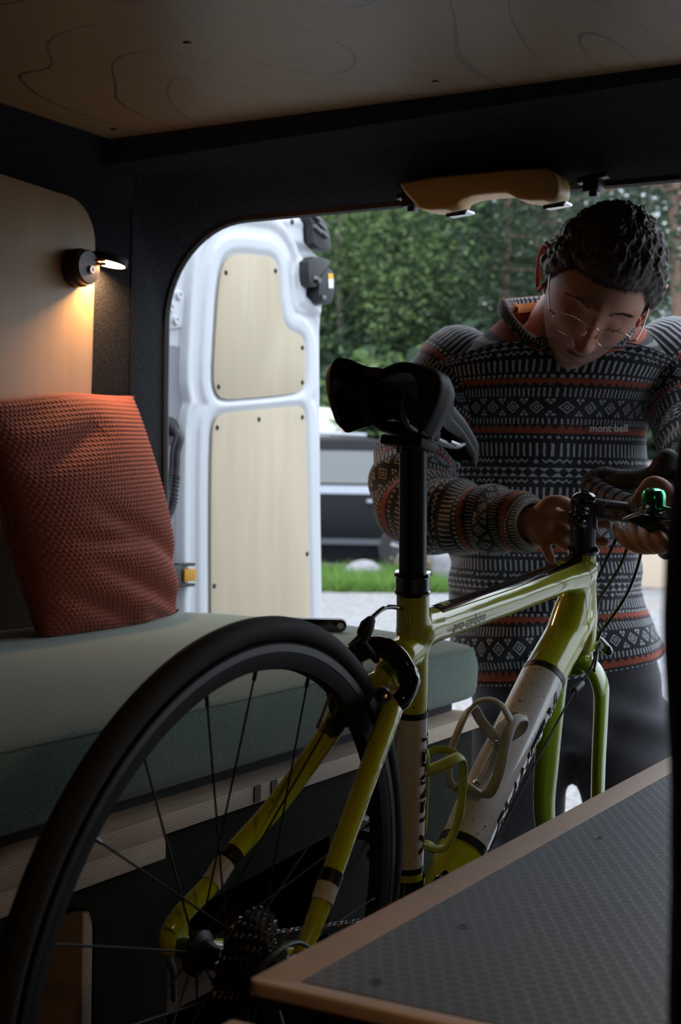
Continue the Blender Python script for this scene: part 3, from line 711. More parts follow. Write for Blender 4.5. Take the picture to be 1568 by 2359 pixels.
# ================================================================== WORKTOP at the right, nearest the camera
TX = -.552; TZ = -.3525; TY = .842; TH_ = .018; CH = .0135
tb = empty('worktop', (-.2, 1.4, FLOOR), 'low cabinet worktop with grey hexagon grip surface and birch ply edges', 'worktop')
x0, x1, y0, y1 = TX, XR-.01, TY, 2.36
zt = TZ; zl = TZ-CH; zb = TZ-TH_-.003
o1 = [(x0, y0), (x1, y0), (x1, y1), (x0, y1)]; o2 = [(x0+.034, y0+.018), (x1, y0+.018), (x1, y1), (x0+.034, y1)]
cr = .012
def rc(pts, r): 
    (ax_, ay_) = pts[0]; return [(ax_, ay_+r), (ax_+r*.3, ay_+r*.3), (ax_+r, ay_)]+pts[1:]
a1, a2 = rc(o1, cr), rc(o2, .0004)
mb = MB(); vs = [V((x, y, zb)) for x, y in a1]+[V((x, y, zl)) for x, y in a1]+[V((x, y, zt-.0006)) for x, y in a2]; n = len(a1)
fs = [(i, (i+1) % n, n+(i+1) % n, n+i) for i in range(n)]+[(n+i, n+(i+1) % n, 2*n+(i+1) % n, 2*n+i) for i in range(n)]+[tuple(range(2*n, 3*n)), tuple(range(n-1, -1, -1))]
obj('ply_board', MB().box((x0+.004, y0+.012, zb), (x1, y1, zt-.0015)), 'matte_black', tb)
obj('edge_band', MB().prism([V((x, y, zt-.012)) for x, y in ((x0, y0+.004), (x0+.034, y0+.018), (x0+.034, y1), (x0, y1))], (0, 0, .012)), 'edge_x', tb, bevel=.0012)
obj('edge_band', MB().prism([V((x, y, zt-.0105)) for x, y in ((x0-.001, y0+.006), (x0+.003, y0+.001), (x0+.008, y0), (x1, y0), (x1, y0+.018), (x0+.034, y0+.018), (x0-.001, y0+.0035))][:6], (0, 0, .0105)), 'edge_y', tb, bevel=.003, bseg=3)
sf = obj('grip_surface', MB().prism([V((x, y, zt-.0008)) for x, y in a2], (0, 0, .0012)), 'hexa', tb)
for q in [(866, 2261), (1063, 2135), (1379, 1930), (1290, 2420)]:
    p = onZ(*q, zt+.0004); obj('screw', MB().lathe([(0, .0002), (.0035, .0002), (.0042, .0006), (.0058, .0003), (.006, 0)], p, (0, 0, 1), 16), 'screw', sf)
obj('carcass', MB().box((x0+.02, y0+.02, FLOOR), (x1, y1, zb)), 'matte_black', tb, bevel=.002)
obj('door_board', MB().box((x0-.010, y0-.040, FLOOR+.04), (x1, y0-.004, TZ-.027)), 'edge_y', tb, bevel=.005, bseg=3)
obj('door_laminate', MB().box((x0+.002, y0-.0415, FLOOR+.05), (x1, y0-.0398, TZ-.040)), 'matte_black', tb)

# unseen second reading lamp, added on the right wall for warm glints on the bicycle
lp = V((XR-.002, .66, .24)); L2 = empty('reading_lamp', lp, 'unseen second reading lamp, added on the right-hand wall beside the camera for warm light', 'lamp')
obj('base', MB().lathe([(0, 0), (.034, 0), (.034, .018), (.031, .024), (0, .024)], lp, -RX, 32), 'matte_black', L2)
h2 = lp+V((-.09, .02, .01)); n2 = V((-.30, .35, -1)).normalized()
obj('arm', MB().tube([lp+V((-.02, 0, .0)), h2-n2*.008], .003, 8), 'copper', L2)
hd2 = obj('lamp_head', MB().lathe([(0, -.012), (.034, -.012), (.0355, -.010), (.0355, .002), (.032, -.002), (0, -.002)], h2, n2, 40), 'matte_black', L2)
obj('diffuser', MB().lathe([(.0315, .0012), (0, .0012)], h2, n2, 40), ME, hd2)
ld2 = ld.copy(); ld2.energy = .22; ld2.spread = math.radians(120); lo2 = bpy.data.objects.new('reading_lamp_light', ld2); COL.objects.link(lo2); lo2.parent = L2
zz = -n2; xx = zz.orthogonal().normalized(); yy = zz.cross(xx); mw = Matrix((( xx.x, yy.x, zz.x, 0), (xx.y, yy.y, zz.y, 0), (xx.z, yy.z, zz.z, 0), (0, 0, 0, 1))); mw.translation = h2+n2*.0035
lo2.matrix_basis = WM[L2].inverted() @ mw

# ================================================================== BICYCLE (rear wheel on the floor, front wheel removed)
_by, _ln, _bp = map(math.radians, (.2243, 4.877, 7.96))
_F = V((math.sin(_by), math.cos(_by), 0)); _N = V((math.cos(_by), -math.sin(_by), 0)); _Z = V((0, 0, 1))
BN = _N*math.cos(_ln)-_Z*math.sin(_ln); _U = _Z*math.cos(_ln)+_N*math.sin(_ln)
BF = _F*math.cos(_bp)-_U*math.sin(_bp); BU = _U*math.cos(_bp)+_F*math.sin(_bp); BO = V((-.78020726, 1.16030495, -.47294623))
def B(s, n, u): return BO+BF*s+BN*n+BU*u
def binv(x, y, n=0):      # pixel -> point in the bicycle plane offset n
    r = ray(x, y); nr = BN
    k = ((BO+BN*n).dot(nr))/r.dot(nr); p = r*k-BO; return (p.dot(BF), n, p.dot(BU))
def bw(x, y, n=0): return B(*binv(x, y, n))
cont = B(0, 0, 0); cont = V((cont.x, cont.y, FLOOR))
BK = empty('bicycle', cont, 'lime green and white road bicycle with its front wheel off, standing in the van', 'bicycle',
           mat4=Matrix(((BN.x, BF.x, BU.x, cont.x), (BN.y, BF.y, BU.y, cont.y), (BN.z, BF.z, BU.z, cont.z), (0, 0, 0, 1))))
def ring_pts(r, n, c=60): return [B(r*math.cos(2*PI*k/c), n, r*math.sin(2*PI*k/c)) for k in range(c)]
# --- frame (one smooth carbon shell)
BBp = (.402, 0, -.07); STt = (.2633, 0, .398); HT = (.7955, 0, .488); HB = (.840, 0, .345)
fr = MB()
fr.tube([B(.2620, 0, .402), B(.300, 0, .288), B(*BBp)], [.0192, .0188, .0205], 28, rnd=False)
fr.tube([B(*BBp)+BN*-.045, B(*BBp)+BN*.045], .026, 28)
fr.tube([B(.2905, 0, .343), B(.33, 0, .3515), B(.54, 0, .398), B(.72, 0, .441), B(.775, 0, .452), B(.81, 0, .463)], [.024, .0212, .0212, .0228, .026, .024], 28, rnd=True)
fr.tube([B(*HT), B(.803, 0, .465), B(.824, 0, .40), B(*HB)], [.0208, .0212, .026, .0265], 28)
fr.tube([B(*BBp), B(.455, 0, -.021), B(.56, 0, .125), B(.72, 0, .305), B(.79, 0, .372), B(.828, 0, .405)], [.030, .0305, .0315, .031, .0305, .024], 28, rnd=True)
fr.tube([B(.80, 0, .43), B(.79, 0, .40), B(.77, 0, .36)], [.022, .027, .027], 24, rnd=True)
# mono-stay and seat stays
fr.tube([B(.292, 0, .325), B(.262, 0, .312), B(.243, 0, .292), B(.230, 0, .272)], [.020, .0205, .019, .0165], 24, rnd=True)
Rst = [B(.236, .004, .283), B(.222, .018, .270), B(.203, .029, .2600), B(.182, .036, .243), B(.1196, .050, .1701), B(.0662, .060, .0964), B(.0450, .0635, .063), B(.0306, .066, .0440), B(.010, .067, .013)]
Lst = [B(.236, -.004, .283), B(.222, -.018, .270), B(.204, -.029, .252), B(.186, -.036, .215), B(.1263, -.050, .1400), B(.061, -.060, .0830), B(.042, -.0625, .060), B(.0014, -.066, .0310), B(-.0155, -.067, .012), B(-.012, -.067, -.004)]
rs = [.0135, .0135, .0135, .0125, .0115, .0110, .0105, .0095, .009]
fr.tube(spline(Rst, 5), list(np.interp(np.linspace(0, 8, 41), range(9), rs)), 18, rnd=True)
fr.tube(spline(Lst, 5), list(np.interp(np.linspace(0, 8, 46), range(9), rs)), 18, rnd=True)
for sg in (-1, 1):
    cs = spline([B(*BBp)+BN*sg*.025, B(.33, sg*.034, -.058), B(.20, sg*.050, -.034), B(.07, sg*.064, -.012), B(.0, sg*.067, -.001)], 6)
    fr.tube(cs, list(np.interp(np.linspace(0, 1, len(cs)), [0, .3, 1], [.016, .013, .010])), 18, rnd=True)
    fr.obox(B(.004, sg*.067, .008), BF*.012, BU*.016, BN*.0045)
fme = remesh(fr, .0024, 10, .5, 'frame')
fme.materials.append(M['lime'])
frame = link_mesh(fme, 'frame', None, BK, smooth=180)
del_axis = lambda a, b, t: a+(b-a)*t
def sleeve(name, pts, rads, mat, par=frame, seg=36, shapes=None):
    return obj(name, MB().tube(pts, rads, seg, cap=False), mat, par, smooth=180)
ST0, ST1 = B(.300, 0, .288), B(*BBp)
sa = lambda u: B(.300+(.402-.300)*(.288-u)/(.288+.07), 0, u)
sr = lambda u: np.interp(-u, [-.288, .07], [.0188, .0205])+.0005
sleeve('white_band', [sa(.2455), sa(.14), sa(.0655)], [sr(.2455), sr(.14), sr(.0655)], 'bike_white')
for u in (.2475, .0635): sleeve('black_ring', [sa(u+.0035), sa(u-.0035)], [sr(u)+.0005]*2, 'carbon')
DT0, DT1 = B(.455, 0, -.021), B(.72, 0, .305); dax = (DT1-DT0).normalized()
dpt = lambda s: DT0+dax*((s-.455)/(.72-.455)*(DT1-DT0).length)
q0, q1 = B(.56, 0, .125), None
def dpos(s):
    if s < .56: t = (s-.455)/.105; return B(.455+.105*t, 0, -.021+.146*t)
    t = (s-.56)/.16; return B(.56+.16*t, 0, .125+.18*t)
drad = lambda s: float(np.interp(s, [.455, .56, .72], [.0305, .0315, .031]))+.0006
ss = list(np.linspace(.527, .711, 12)); sleeve('white_band', [dpos(s) for s in ss], [drad(s) for s in ss], 'bike_white')
for s in (.523, .715): sleeve('black_ring', [dpos(s-.0032), dpos(s+.0032)], [drad(s)+.0004]*2, 'carbon')
# stay bands
def stay_band(path, a, b, r, mat, name): 
    P = spline(path, 12); n = len(P)-1; k = [P[int(i)] for i in np.linspace(a*n, b*n, 5)]; sleeve(name, k, [r]*5, mat, seg=22)
nR = 8; stay_band(Rst, 4.93/8+.045, 5.75/8+.01, .0115, 'bike_white', 'white_band'); stay_band(Rst, 4.72/8+.045, 4.93/8+.045, .0118, 'carbon', 'black_ring')
stay_band(Lst, 5.15/9, 6.1/9, .0113, 'bike_white', 'white_band'); stay_band(Lst, 4.9/9, 5.15/9, .0116, 'carbon', 'black_ring')
# black top strip on the top tube
tp_ = [(.335, .3525), (.45, .378), (.54, .398), (.63, .4195), (.72, .441), (.765, .4515), (.785, .459)]
st_ = MB(); G_ = []
for i, (s, u) in enumerate(tp_):
    rr_ = float(np.interp(s, [.33, .54, .72, .785], [.0222, .0222, .0238, .027]))+.0004; tdir = V((.228, 0, 1)); up_ = (BU*.975-BF*.222)
    wA = .62 if i < len(tp_)-1 else .25
    G_.append([B(s, 0, u)+(up_*math.cos(a)+BN*math.sin(a))*rr_ for a in np.linspace(-wA, wA, 9)])
obj('top_strip', st_.grid(G_), 'gloss_black', frame, smooth=180)
# lettering on the tubes
side = (BN*1).normalized()
sdir = BN
tube_text('PLANET X', .040, sa(.288), sa(-.07), .0196, BN*.96+BF*.35, .372, frame, 'gloss_black', 'lettering', bold=.0012, off=.0013, stretch=.80)
tube_text('PLANET X', .062, dpos(.527), dpos(.711), .0316, BN*.80-BU*.62+BF*.2, .50, frame, 'gloss_black', 'lettering', bold=.0022, off=.0012, stretch=.80, shear=.25)
tube_text('pro carbon', .021, B(.33, 0, .3515), B(.54, 0, .398), .0212, BN*.92-BU*.10, .29, frame, 'screw', 'lettering', off=.0006, stretch=.95)
tube_text('pearl', .017, B(.72, 0, .4415), B(.54, 0, .3995), .0228, -Wd*.3+BU*.9, .05, frame, 'lime', 'lettering', bold=.0002, off=.0022)
tube_text('AIR', .016, B(.54, 0, .399), B(.33, 0, .3525), .0222, -Wd*.3+BU*.9, .90, frame, 'lime', 'lettering', off=.0020, bold=.0003)
tube_text('S one·one·six', .012, Rst[3], Rst[4], .0122, BN*.9-BU*.2+BF*.3, .22, frame, 'screw', 'lettering', off=.0006)
# --- seatpost, collar
sp0, sp1 = B(.2633, 0, .395), B(.2125, 0, .545)
obj('seatpost', MB().tube([sp0-(sp1-sp0).normalized()*.03, sp0, sp0+(sp1-sp0)*.985, sp1], [.0158, .0158, .0158, .0165], 32), 'carbon', BK, smooth=50)
col_ax = (sp1-sp0).normalized(); cc = B(.2628, 0, .3985)
cl = obj('seat_collar', MB().lathe([(.016, -.014), (.0205, -.014), (.0215, -.011), (.0198, -.009), (.0198, .006), (.0215, .008), (.0205, .0115), (.016, .012)], cc, col_ax, 40), 'gloss_black', BK)
obj('collar_bolt', MB().lathe([(0, .004), (.002, .004), (.002, .006), (.0042, .006), (.0045, .0)], cc-Wd*.0205+Rd*.004, -Wd, 14), 'dark_steel', cl)
tube_text('USE', .011, sp0, sp1, .0158, BN*.85-BF*.4, .60, BK, plain('faint_print', (.10, .08, .05), .5), 'lettering')
# --- saddle
def saddle():
    NS_, NT = 44, 49; top = []; bot = []
    def width(s): return float(np.interp(s, [0, .02, .05, .08, .11, .15, .20, .25, .272], [.054, .070, .071, .062, .045, .029, .022, .019, .012]))
    for i in range(NS_):
        s = .272*i/(NS_-1); w = width(s); r1 = []; r2 = []
        for j in range(NT):
            t = -1+2*j/(NT-1)
            base = .0+float(np.interp(s, [0, .05, .12, .2, .272], [.618, .622, .612, .598, .574]))
            lobes = .007*math.exp(-((abs(t)-.52)/.26)**2)*max(0, 1-s/.12)-.007*math.exp(-(t/.18)**2)*max(0, 1-s/.2)
            drop = float(np.interp(s, [0, .06, .12, .2, .272], [.060, .074, .036, .026, .024]))*abs(t)**3.0
            back = .090+s-(1-abs(t)**1.4*.45)*0.0 + (.022*abs(t)**2.5+.010*math.exp(-(t/.16)**2))*max(0, 1-s/.06)
            tip = .008*(1-math.sqrt(max(0, 1-(i/(NS_-1))**14)))
            r1.append(B(back, w*math.sin(t*2.25), base+lobes-drop-tip))
            k = .0105*(1-abs(t)**6)+.0006
            r2.append(B(back+(.003 if i == 0 else 0), w*.955*math.sin(t*2.25), base+lobes-drop*.98-k-tip))
        top.append(r1); bot.append(r2)
    mb = MB(); mb.grid(top, flip=True); mb.grid(bot)
    e1 = [r[0] for r in top]+top[-1][1:-1]+[r[-1] for r in top[::-1]]+top[0][-2:0:-1]; e2 = [r[0] for r in bot]+bot[-1][1:-1]+[r[-1] for r in bot[::-1]]+bot[0][-2:0:-1]
    mb.grid([e1, e2], True)
    return mb
sad = obj('saddle', saddle(), noisy('saddle_leather', (.008, .008, .009), (.013, .013, .015), 120, .5, spec=.3), BK, smooth=60, weld=True)
obj('pressure_tag', MB().grid([[B(.0925+.001, n, .6125-abs(n)*.05), B(.0915, n, .602)] for n in np.linspace(-.010, .010, 6)]), plain('grey_tag', (.09, .065, .07), .6), sad)
for sg in (-1, 1):
    rl = spline([B(.118, sg*.026, .600), B(.128, sg*.024, .575), B(.155, sg*.0215, .562), B(.20, sg*.0215, .560), B(.255, sg*.0215, .5585), B(.29, sg*.018, .563), B(.325, sg*.010, .574)], 6)
    obj('saddle_rail', MB().tube(rl, .0038, 10), 'dark_steel' if sg > 0 else 'matte_black', sad)
cb = obj('saddle_clamp', MB().obox(B(.196, 0, .5625), BF*.024, BN*.028, BU*.006), 'matte_black', BK, bevel=.003)
cb2 = obj('saddle_clamp', MB().obox(B(.200, 0, .5485), BF*.021, BN*.026, BU*.0055), 'matte_black', BK, bevel=.003)
obj('clamp_bolt', MB().tube([B(.176, 0, .572), B(.180, 0, .535)], .003, 10), 'dark_steel', cb)
obj('clamp_bolt', MB().tube([B(.216, 0, .572), B(.218, 0, .535)], .003, 10), 'dark_steel', cb)
obj('rail_gauge', MB().obox(B(.262, .0215, .562), BF*.012, BN*.006, BU*.0015), 'steel', sad, bevel=.0005)
# --- rear wheel
wm4 = Matrix.Translation(BO); W = bpy.data.objects.new('rear_wheel', None)
rim_prof = [(.3105, -.0105), (.3165, -.0115), (.3165, -.0098), (.312, -.009)]
def revolve(prof, seg=120):
    P = []
    for k in range(seg+1):
        a = 2*PI*k/seg; P.append([B(r*math.cos(a), n, r*math.sin(a)) for r, n in prof])
    return MB().grid(P, True)
tyre_prof = [(.3155+.0128+.0130*math.sin(a)*.98, .0130*math.cos(a)) for a in np.linspace(-PI*.36, PI*1.36, 22)]
wheel = obj('rear_wheel', revolve(tyre_prof, 160), 'tyre', BK, smooth=180); wheel.name = 'rear_tyre'
rim = obj('rim', revolve([(.289, -.004), (.291, -.0085), (.2995, -.0108), (.3035, -.0112), (.3165, -.0116), (.3165, .0116), (.3035, .0112), (.2995, .0108), (.291, .0085), (.289, .004)], 160), 'matte_black', BK, smooth=30)
for sg in (-1, 1): obj('brake_track', revolve([(.3078, sg*.01135), (.3078, sg*.0119), (.3150, sg*.0121), (.3150, sg*.0116)], 160), 'alloy', rim, smooth=30)
def hubpt(s, n, u): return B(s, n, u)
hub = obj('hub', MB().lathe([(0, -.062), (.010, -.062), (.011, -.050), (.014, -.046), (.022, -.042), (.023, -.036), (.016, -.032), (.012, -.02), (.012, .0), (.016, .008), (.026, .012), (.026, .017), (.018, .019), (.017, .05), (.012, .062), (0, .062)], BO, BN, 32), 'black_plastic', BK)
obj('quick_release', MB().tube([B(-.008, -.074, -.004), B(.02, -.078, -.03), B(.028, -.076, -.062)], [.006, .005, .0045], 10, flat=(1, .6)), 'steel', hub)
spk = []
NSP = 20
for i in range(NSP):
    a = 2*PI*i/NSP+.12; sg = 1 if i % 2 == 0 else -1; fl_ = (.0215, -.038) if sg < 0 else (.024, .0145); off = .0 if sg < 0 else (1.1 if (i//2) % 2 else -1.1)
    h = B(fl_[0]*math.cos(a+off), fl_[1]*1.0, fl_[0]*math.sin(a+off)); e = B(.2915*math.cos(a), sg*.003, .2915*math.sin(a))
    d_ = (e-h).normalized(); s_ = obj('spoke', MB().tube([h, e-d_*.012], .00115, 6), 'black_plastic', BK)
    obj('nipple', MB().tube([e-d_*.014, e], .0021, 8), 'dark_steel', s_)
obj('valve', MB().tube([B(.2915*math.cos(1.17), 0, .2915*math.sin(1.17)), B(.262*math.cos(1.17), 0, .262*math.sin(1.17)), B(.250*math.cos(1.17), 0, .250*math.sin(1.17))], [.0016, .0016, .0026], 8), 'brown_dark', rim)
# --- cassette, chain, derailleur cable
cas_m = plain('worn_sprocket', (.20, .19, .19), .32, metal=1)
for k, teeth in enumerate([28, 25, 23, 21, 19, 17, 15, 14, 13, 12]):
    r = teeth*.0127/2/PI; n0 = .0185+k*.0037; P = []
    pts = []
    for j in range(teeth*4):
        a = 2*PI*j/(teeth*4); rr_ = r+(.0035 if j % 4 in (1,) else (.0025 if j % 4 in (0, 2) else -.0025)); pts.append(B(rr_*math.cos(a), n0, rr_*math.sin(a)))
    obj('sprocket', MB().prism(pts, BN*.0017), cas_m, BK, smooth=None)
def chain_run(p0, p1, n):
    p0, p1 = V(p0), V(p1); d_ = (p1-p0)/n; dn = d_.normalized(); up_ = dn.cross(BN)
    first = None
    for i in range(n):
        c_ = p0+d_*(i+.5); w_ = .0032 if i % 2 else .0022
        if i < 2:
            pl = []
            for sgn in (-1, 1):
                base_ = c_+dn*sgn*.0042
                for k in range(7): a = (-PI/2+PI*k/6) + (PI if sgn < 0 else 0); pl.append(base_+(dn*math.cos(a)+up_*math.sin(a))*.0042)
            mbk = MB()
            for sg in (-1, 1): mbk.prism([q+BN*sg*w_ for q in pl], BN*.0009*sg)
            mbk.tube([c_-dn*.0063-BN*.0035, c_-dn*.0063+BN*.0035], .0018, 8)
            o = obj('chain_link', mbk, 'steel' if i == 0 else bpy.data.materials['worn_sprocket'], BK); protos.append((o, c_))
        else:
            o, c0_ = protos[-2+(i % 2)]; share(o, 'chain_link', BK, Matrix.Translation(c_-c0_))
protos = []
chain_run(B(.0, .034, .034), B(.402, .043, .015), 32)
protos = []
chain_run(B(.03, .034, -.10), B(.402, .043, -.16), 30)
cr_ = []
for j in range(200): a = 2*PI*j/200; cr_.append(B(.402+(.105+(.002 if j % 4 < 2 else -.002))*math.cos(a), .0415, -.07+(.105+(.002 if j % 4 < 2 else -.002))*math.sin(a)))
obj('chainring', MB().prism(cr_, BN*.003), 'black_plastic', BK, smooth=None)
for sg, a in ((1, -2.2), (-1, .94)):
    e = B(.402+.17*math.cos(a), sg*.075, -.07+.17*math.sin(a)); ck = obj('crank_arm', MB().tube([B(.402, sg*.055, -.07), B(.402+.09*math.cos(a), sg*.066, -.07+.09*math.sin(a)), e], [.017, .012, .012], 16, flat=(1, .6), up=BF, rnd=True), 'gloss_black', BK)
    obj('pedal', MB().obox(e+BN*sg*.045, BF*.038, BN*.038, BU*.007), 'black_plastic', ck, bevel=.004)
obj('bottom_bracket', MB().lathe([(0, -.05), (.021, -.05), (.023, -.044), (.023, .044), (.021, .05), (0, .05)], B(*BBp), BN, 32), 'black_plastic', BK)
fdr = obj('front_derailleur', MB().obox(B(.408, .034, .042), BF*.026, BU*.016, BN*.005), 'gloss_black', BK, bevel=.004)
obj('clamp', MB().tube([sa(.052), sa(.032)], .0225, 28, cap=False), 'gloss_black', fdr)
obj('linkage', MB().tube([B(.385, .028, .040), B(.40, .036, .058), B(.42, .034, .05)], .006, 10, rnd=True), 'gloss_black', fdr)
obj('front_shift_cable', MB().tube([B(.392, .030, .050), B(.396, .026, .015), B(.404, .018, -.06)], .0011, 6), 'steel', BK)
rd_ = obj('rear_derailleur', MB().tube([B(-.005, .052, -.025), B(.004, .060, -.055), B(.016, .05, -.09)], [.010, .013, .009], 14, rnd=True), 'black_plastic', BK)
obj('derailleur_cage', MB().prism([B(.018, .036, -.075), B(.030, .036, -.08), B(.062, .036, -.16), B(.050, .036, -.168)], BN*.003), 'black_plastic', rd_, bevel=.001)
for q in ((.024, -.085), (.054, -.155)): obj('jockey_wheel', MB().lathe([(.004, -.002), (.018, -.002), (.018, .002), (.004, .002)], B(q[0], .032, q[1]), BN, 22), 'black_plastic', rd_)
obj('shift_cable', MB().tube(spline([bw(726, 2207, .072), bw(715, 2188, .078), bw(688, 2172, .082), bw(655, 2182, .084), bw(615, 2215, .084), bw(580, 2262, .080), bw(556, 2310, .066)], 6), .0024, 8), 'black_plastic', BK)
# --- rear brake caliper
bc = obj('rear_brake', MB().tube(spline([B(.218, .034, .296), B(.214, .020, .312), B(.212, .0, .320), B(.212, -.022, .314), B(.205, -.036, .298), B(.196, -.040, .276)], 6), .0105, 16, flat=(1.2, .9), rnd=True), 'gloss_black', BK)
obj('caliper_arm', MB().tube(spline([B(.219, .030, .300), B(.213, .040, .284), B(.200, .037, .262), B(.19, .029, .244)], 6), [.013]*6+[.011]*6+[.009]*6+[.008], 14, rnd=True), 'gloss_black', bc)
obj('caliper_arm', MB().tube(spline([B(.214, -.034, .300), B(.205, -.044, .284), B(.192, -.038, .262), B(.182, -.028, .246)], 6), [.012]*6+[.010]*6+[.009]*6+[.008], 14, rnd=True), 'matte_black', bc)
for sg in (-1, 1):
    pp = [B(.150, sg*.0175, .262), B(.166, sg*.0165, .2715), B(.206, sg*.0165, .2380), B(.196, sg*.0175, .2260)]
    obj('brake_pad', MB().prism(pp, BN*sg*.010), 'matte_black', bc, bevel=.002)
    obj('pad_bolt', MB().lathe([(0, .007), (.004, .007), (.0055, .004), (.006, 0)], B(.190, sg*.034, .250), BN*sg, 16), 'dark_steel', bc)
for q in ((.166, -.022, .232), (.176, -.022, .224)): obj('pad_fin', MB().ball(B(*q), (.010, .005, .008), (BF, BN, BU)), 'matte_black', bc)
obj('centre_bolt', MB().lathe([(.002, .006), (.0035, .008), (.0065, .008), (.009, .004), (.010, 0)], bw(880, 1602, .046), (BN-BF*.5).normalized(), 22), 'dark_steel', bc)
obj('release_lever', MB().tube([bw(826, 1510, -.012), bw(828, 1488, -.008), bw(842, 1470, -.004)], [.005, .006, .0045], 10, rnd=True), 'matte_black', bc)
obj('release_lever', MB().tube([bw(866, 1520, .004), bw(838, 1483, -.002)], .0042, 10, rnd=True), 'matte_black', bc)
obj('cable_adjuster', MB().tube([bw(832, 1476, 0), bw(838, 1460, 0), bw(846, 1440, 0), bw(852, 1431, 0)], [.0045, .0082, .0082, .006], 16, rnd=True), 'matte_black', bc)
obj('brake_cable', MB().tube(spline([bw(848, 1436, 0), bw(862, 1418, 0), bw(882, 1402, 0), bw(902, 1398, 0), bw(925, 1402, 0)], 6), .0026, 10), 'gloss_black', BK)
obj('cable_end', MB().tube([bw(802, 1486, -.004), bw(815, 1478, -.002), bw(826, 1468, 0)], [.001, .0028, .003], 8), 'dark_steel', bc)
# --- headset, steerer clamp, stem, bar
hax = (B(*HT)-B(*HB)).normalized(); hb_ = bw(1343, 1264, 0)
obj('headset_cap', MB().lathe([(.016, -.006), (.0225, -.006), (.0235, -.001), (.0215, .003), (.018, .006), (.018, .008)], hb_, hax, 40), 'gloss_black', BK)
stt = bw(1343, 1150, 0); sx_ = (stt-hb_)
spc = obj('steerer_spacer', MB().lathe([(.0180, .004), (.0180, sx_.length*.42), (.0186, sx_.length*.42), (.0186, sx_.length*.44), (.0180, sx_.length*.44), (.0180, sx_.length*.9), (0, sx_.length*.9)], hb_, sx_, 40), 'carbon', BK)
tc_ = bw(1345, 1142, 0)
obj('top_cap', MB().lathe([(0, .005), (.004, .005), (.004, .0035), (.006, .0035), (.0075, .006), (.013, .005), (.0175, .001), (.0180, -.004), (.0165, -.007)], tc_, hax, 40), 'gloss_black', BK)
stem = obj('stem_clamp', MB().tube([bw(1345, 1153, 0), bw(1344, 1215, 0)], .0198, 36), 'gloss_black', BK, smooth=50, bevel=0)
for yy_, xx_ in ((1168, 1320), (1197, 1314)):
    c_ = bw(xx_, yy_, .0); e_ = Rd*.006
    for k in (-1, 0, 1): obj('clamp_lug', MB().tube([c_+Rd*(.006+k*.0065)-Ud*k*.004-Rd*.003, c_+Rd*(.006+k*.0065)-Ud*k*.004+Rd*.0022], .0072, 18), 'gloss_black', stem, bevel=0)
    obj('clamp_bolt', MB().lathe([(.0015, .004), (.0035, .005), (.0052, .004), (.0058, 0)], c_+Rd*.016-Ud*.006-Wd*.002, (Rd*.6-Wd).normalized(), 16), 'dark_steel', stem)
sd0 = stt.length
S0 = at(1352, 1170, sd0); S1 = at(1500, 1188, sd0-.015)
obj('stem', MB().tube([S0, S0.lerp(S1, .25), S0.lerp(S1, .8), S1], [.0165, .0158, .0158, .0150], 32), noisy('stem_grey', (.045, .045, .055), (.06, .06, .07), 30, .3), BK, smooth=50)
tube_text('SEL  COF', .0105, S0, S1, .0158, -Wd*.92-Ud*.25, .50, BK, plain('print_grey', (.42, .36, .34), .5), 'lettering', bold=.0003)
tube_text('I', .0105, S0, S1, .0158, -Wd*.92-Ud*.25, .49, BK, plain('print_red', (.55, .04, .02), .5), 'lettering', bold=.0003)
def tube_line(pts, nm, mt): obj(nm, MB().tube(pts, .0004, 6), mt, BK)
def on_stem(t, ang): 
    ax_ = (S1-S0).normalized(); s1 = (-Wd); s1 = (s1-ax_*s1.dot(ax_)).normalized(); t1 = s1.cross(ax_); return S0+(S1-S0)*t+(s1*math.cos(ang)+t1*math.sin(ang))*.0160
tube_line([on_stem(.30, .75), on_stem(.24, .35), on_stem(.24, -.25), on_stem(.80, -.25)], 'pinstripe', bpy.data.materials['print_grey'])
tube_line([on_stem(.24, .35), on_stem(.08, -.2), on_stem(.15, -.9)], 'pinstripe', bpy.data.materials['print_grey'])
tube_line([on_stem(.26, -.55), on_stem(.75, -.75)], 'pinstripe', bpy.data.materials['print_red'])
barl = spline([at(1500, 1188, 2.03), at(1470, 1174, 2.11), at(1430, 1155, 2.17), at(1390, 1137, 2.22), at(1366, 1118, 2.245), at(1376, 1104, 2.25), at(1400, 1101, 2.245), at(1450, 1112, 2.22), at(1500, 1120, 2.19), at(1540, 1140, 2.16), at(1562, 1190, 2.15), at(1560, 1240, 2.17), at(1535, 1266, 2.20)], 6)
bar = obj('handlebar', MB().tube(barl, .0158, 18, rnd=True), noisy('bar_leather', (.030, .030, .034), (.045, .045, .05), 60, .5), BK, smooth=180)
tape = []; nl = len(barl)
for i in range(6, 40, 3): 
    t_ = (barl[i+1]-barl[i]).normalized(); obj('tape_wrap', MB().tube([barl[i]-t_*.0035, barl[i]+t_*.0105], [.0176, .0164], 18, cap=True), noisy('bar_tape', (.035, .035, .040), (.055, .055, .062), 60, .55) if i == 6 else bpy.data.materials['bar_tape'], bar, smooth=60)
obj('handlebar_clamp_end', MB().tube([at(1500, 1188, 2.03), at(1545, 1192, 1.93), at(1600, 1197, 1.85)], .0150, 18, rnd=True), 'gloss_black', BK)
hood = obj('brake_hood', MB().tube(spline([at(1398, 1108, 2.245), at(1440, 1112, 2.225), at(1490, 1108, 2.205), at(1520, 1092, 2.195), at(1538, 1062, 2.19)], 6), list(np.interp(range(25), [0, 6, 12, 18, 22, 24], [.016, .020, .020, .0205, .021, .019])), 20, rnd=True), noisy('hood_rubber', (.032, .032, .036), (.048, .048, .054), 90, .6), BK, smooth=180)
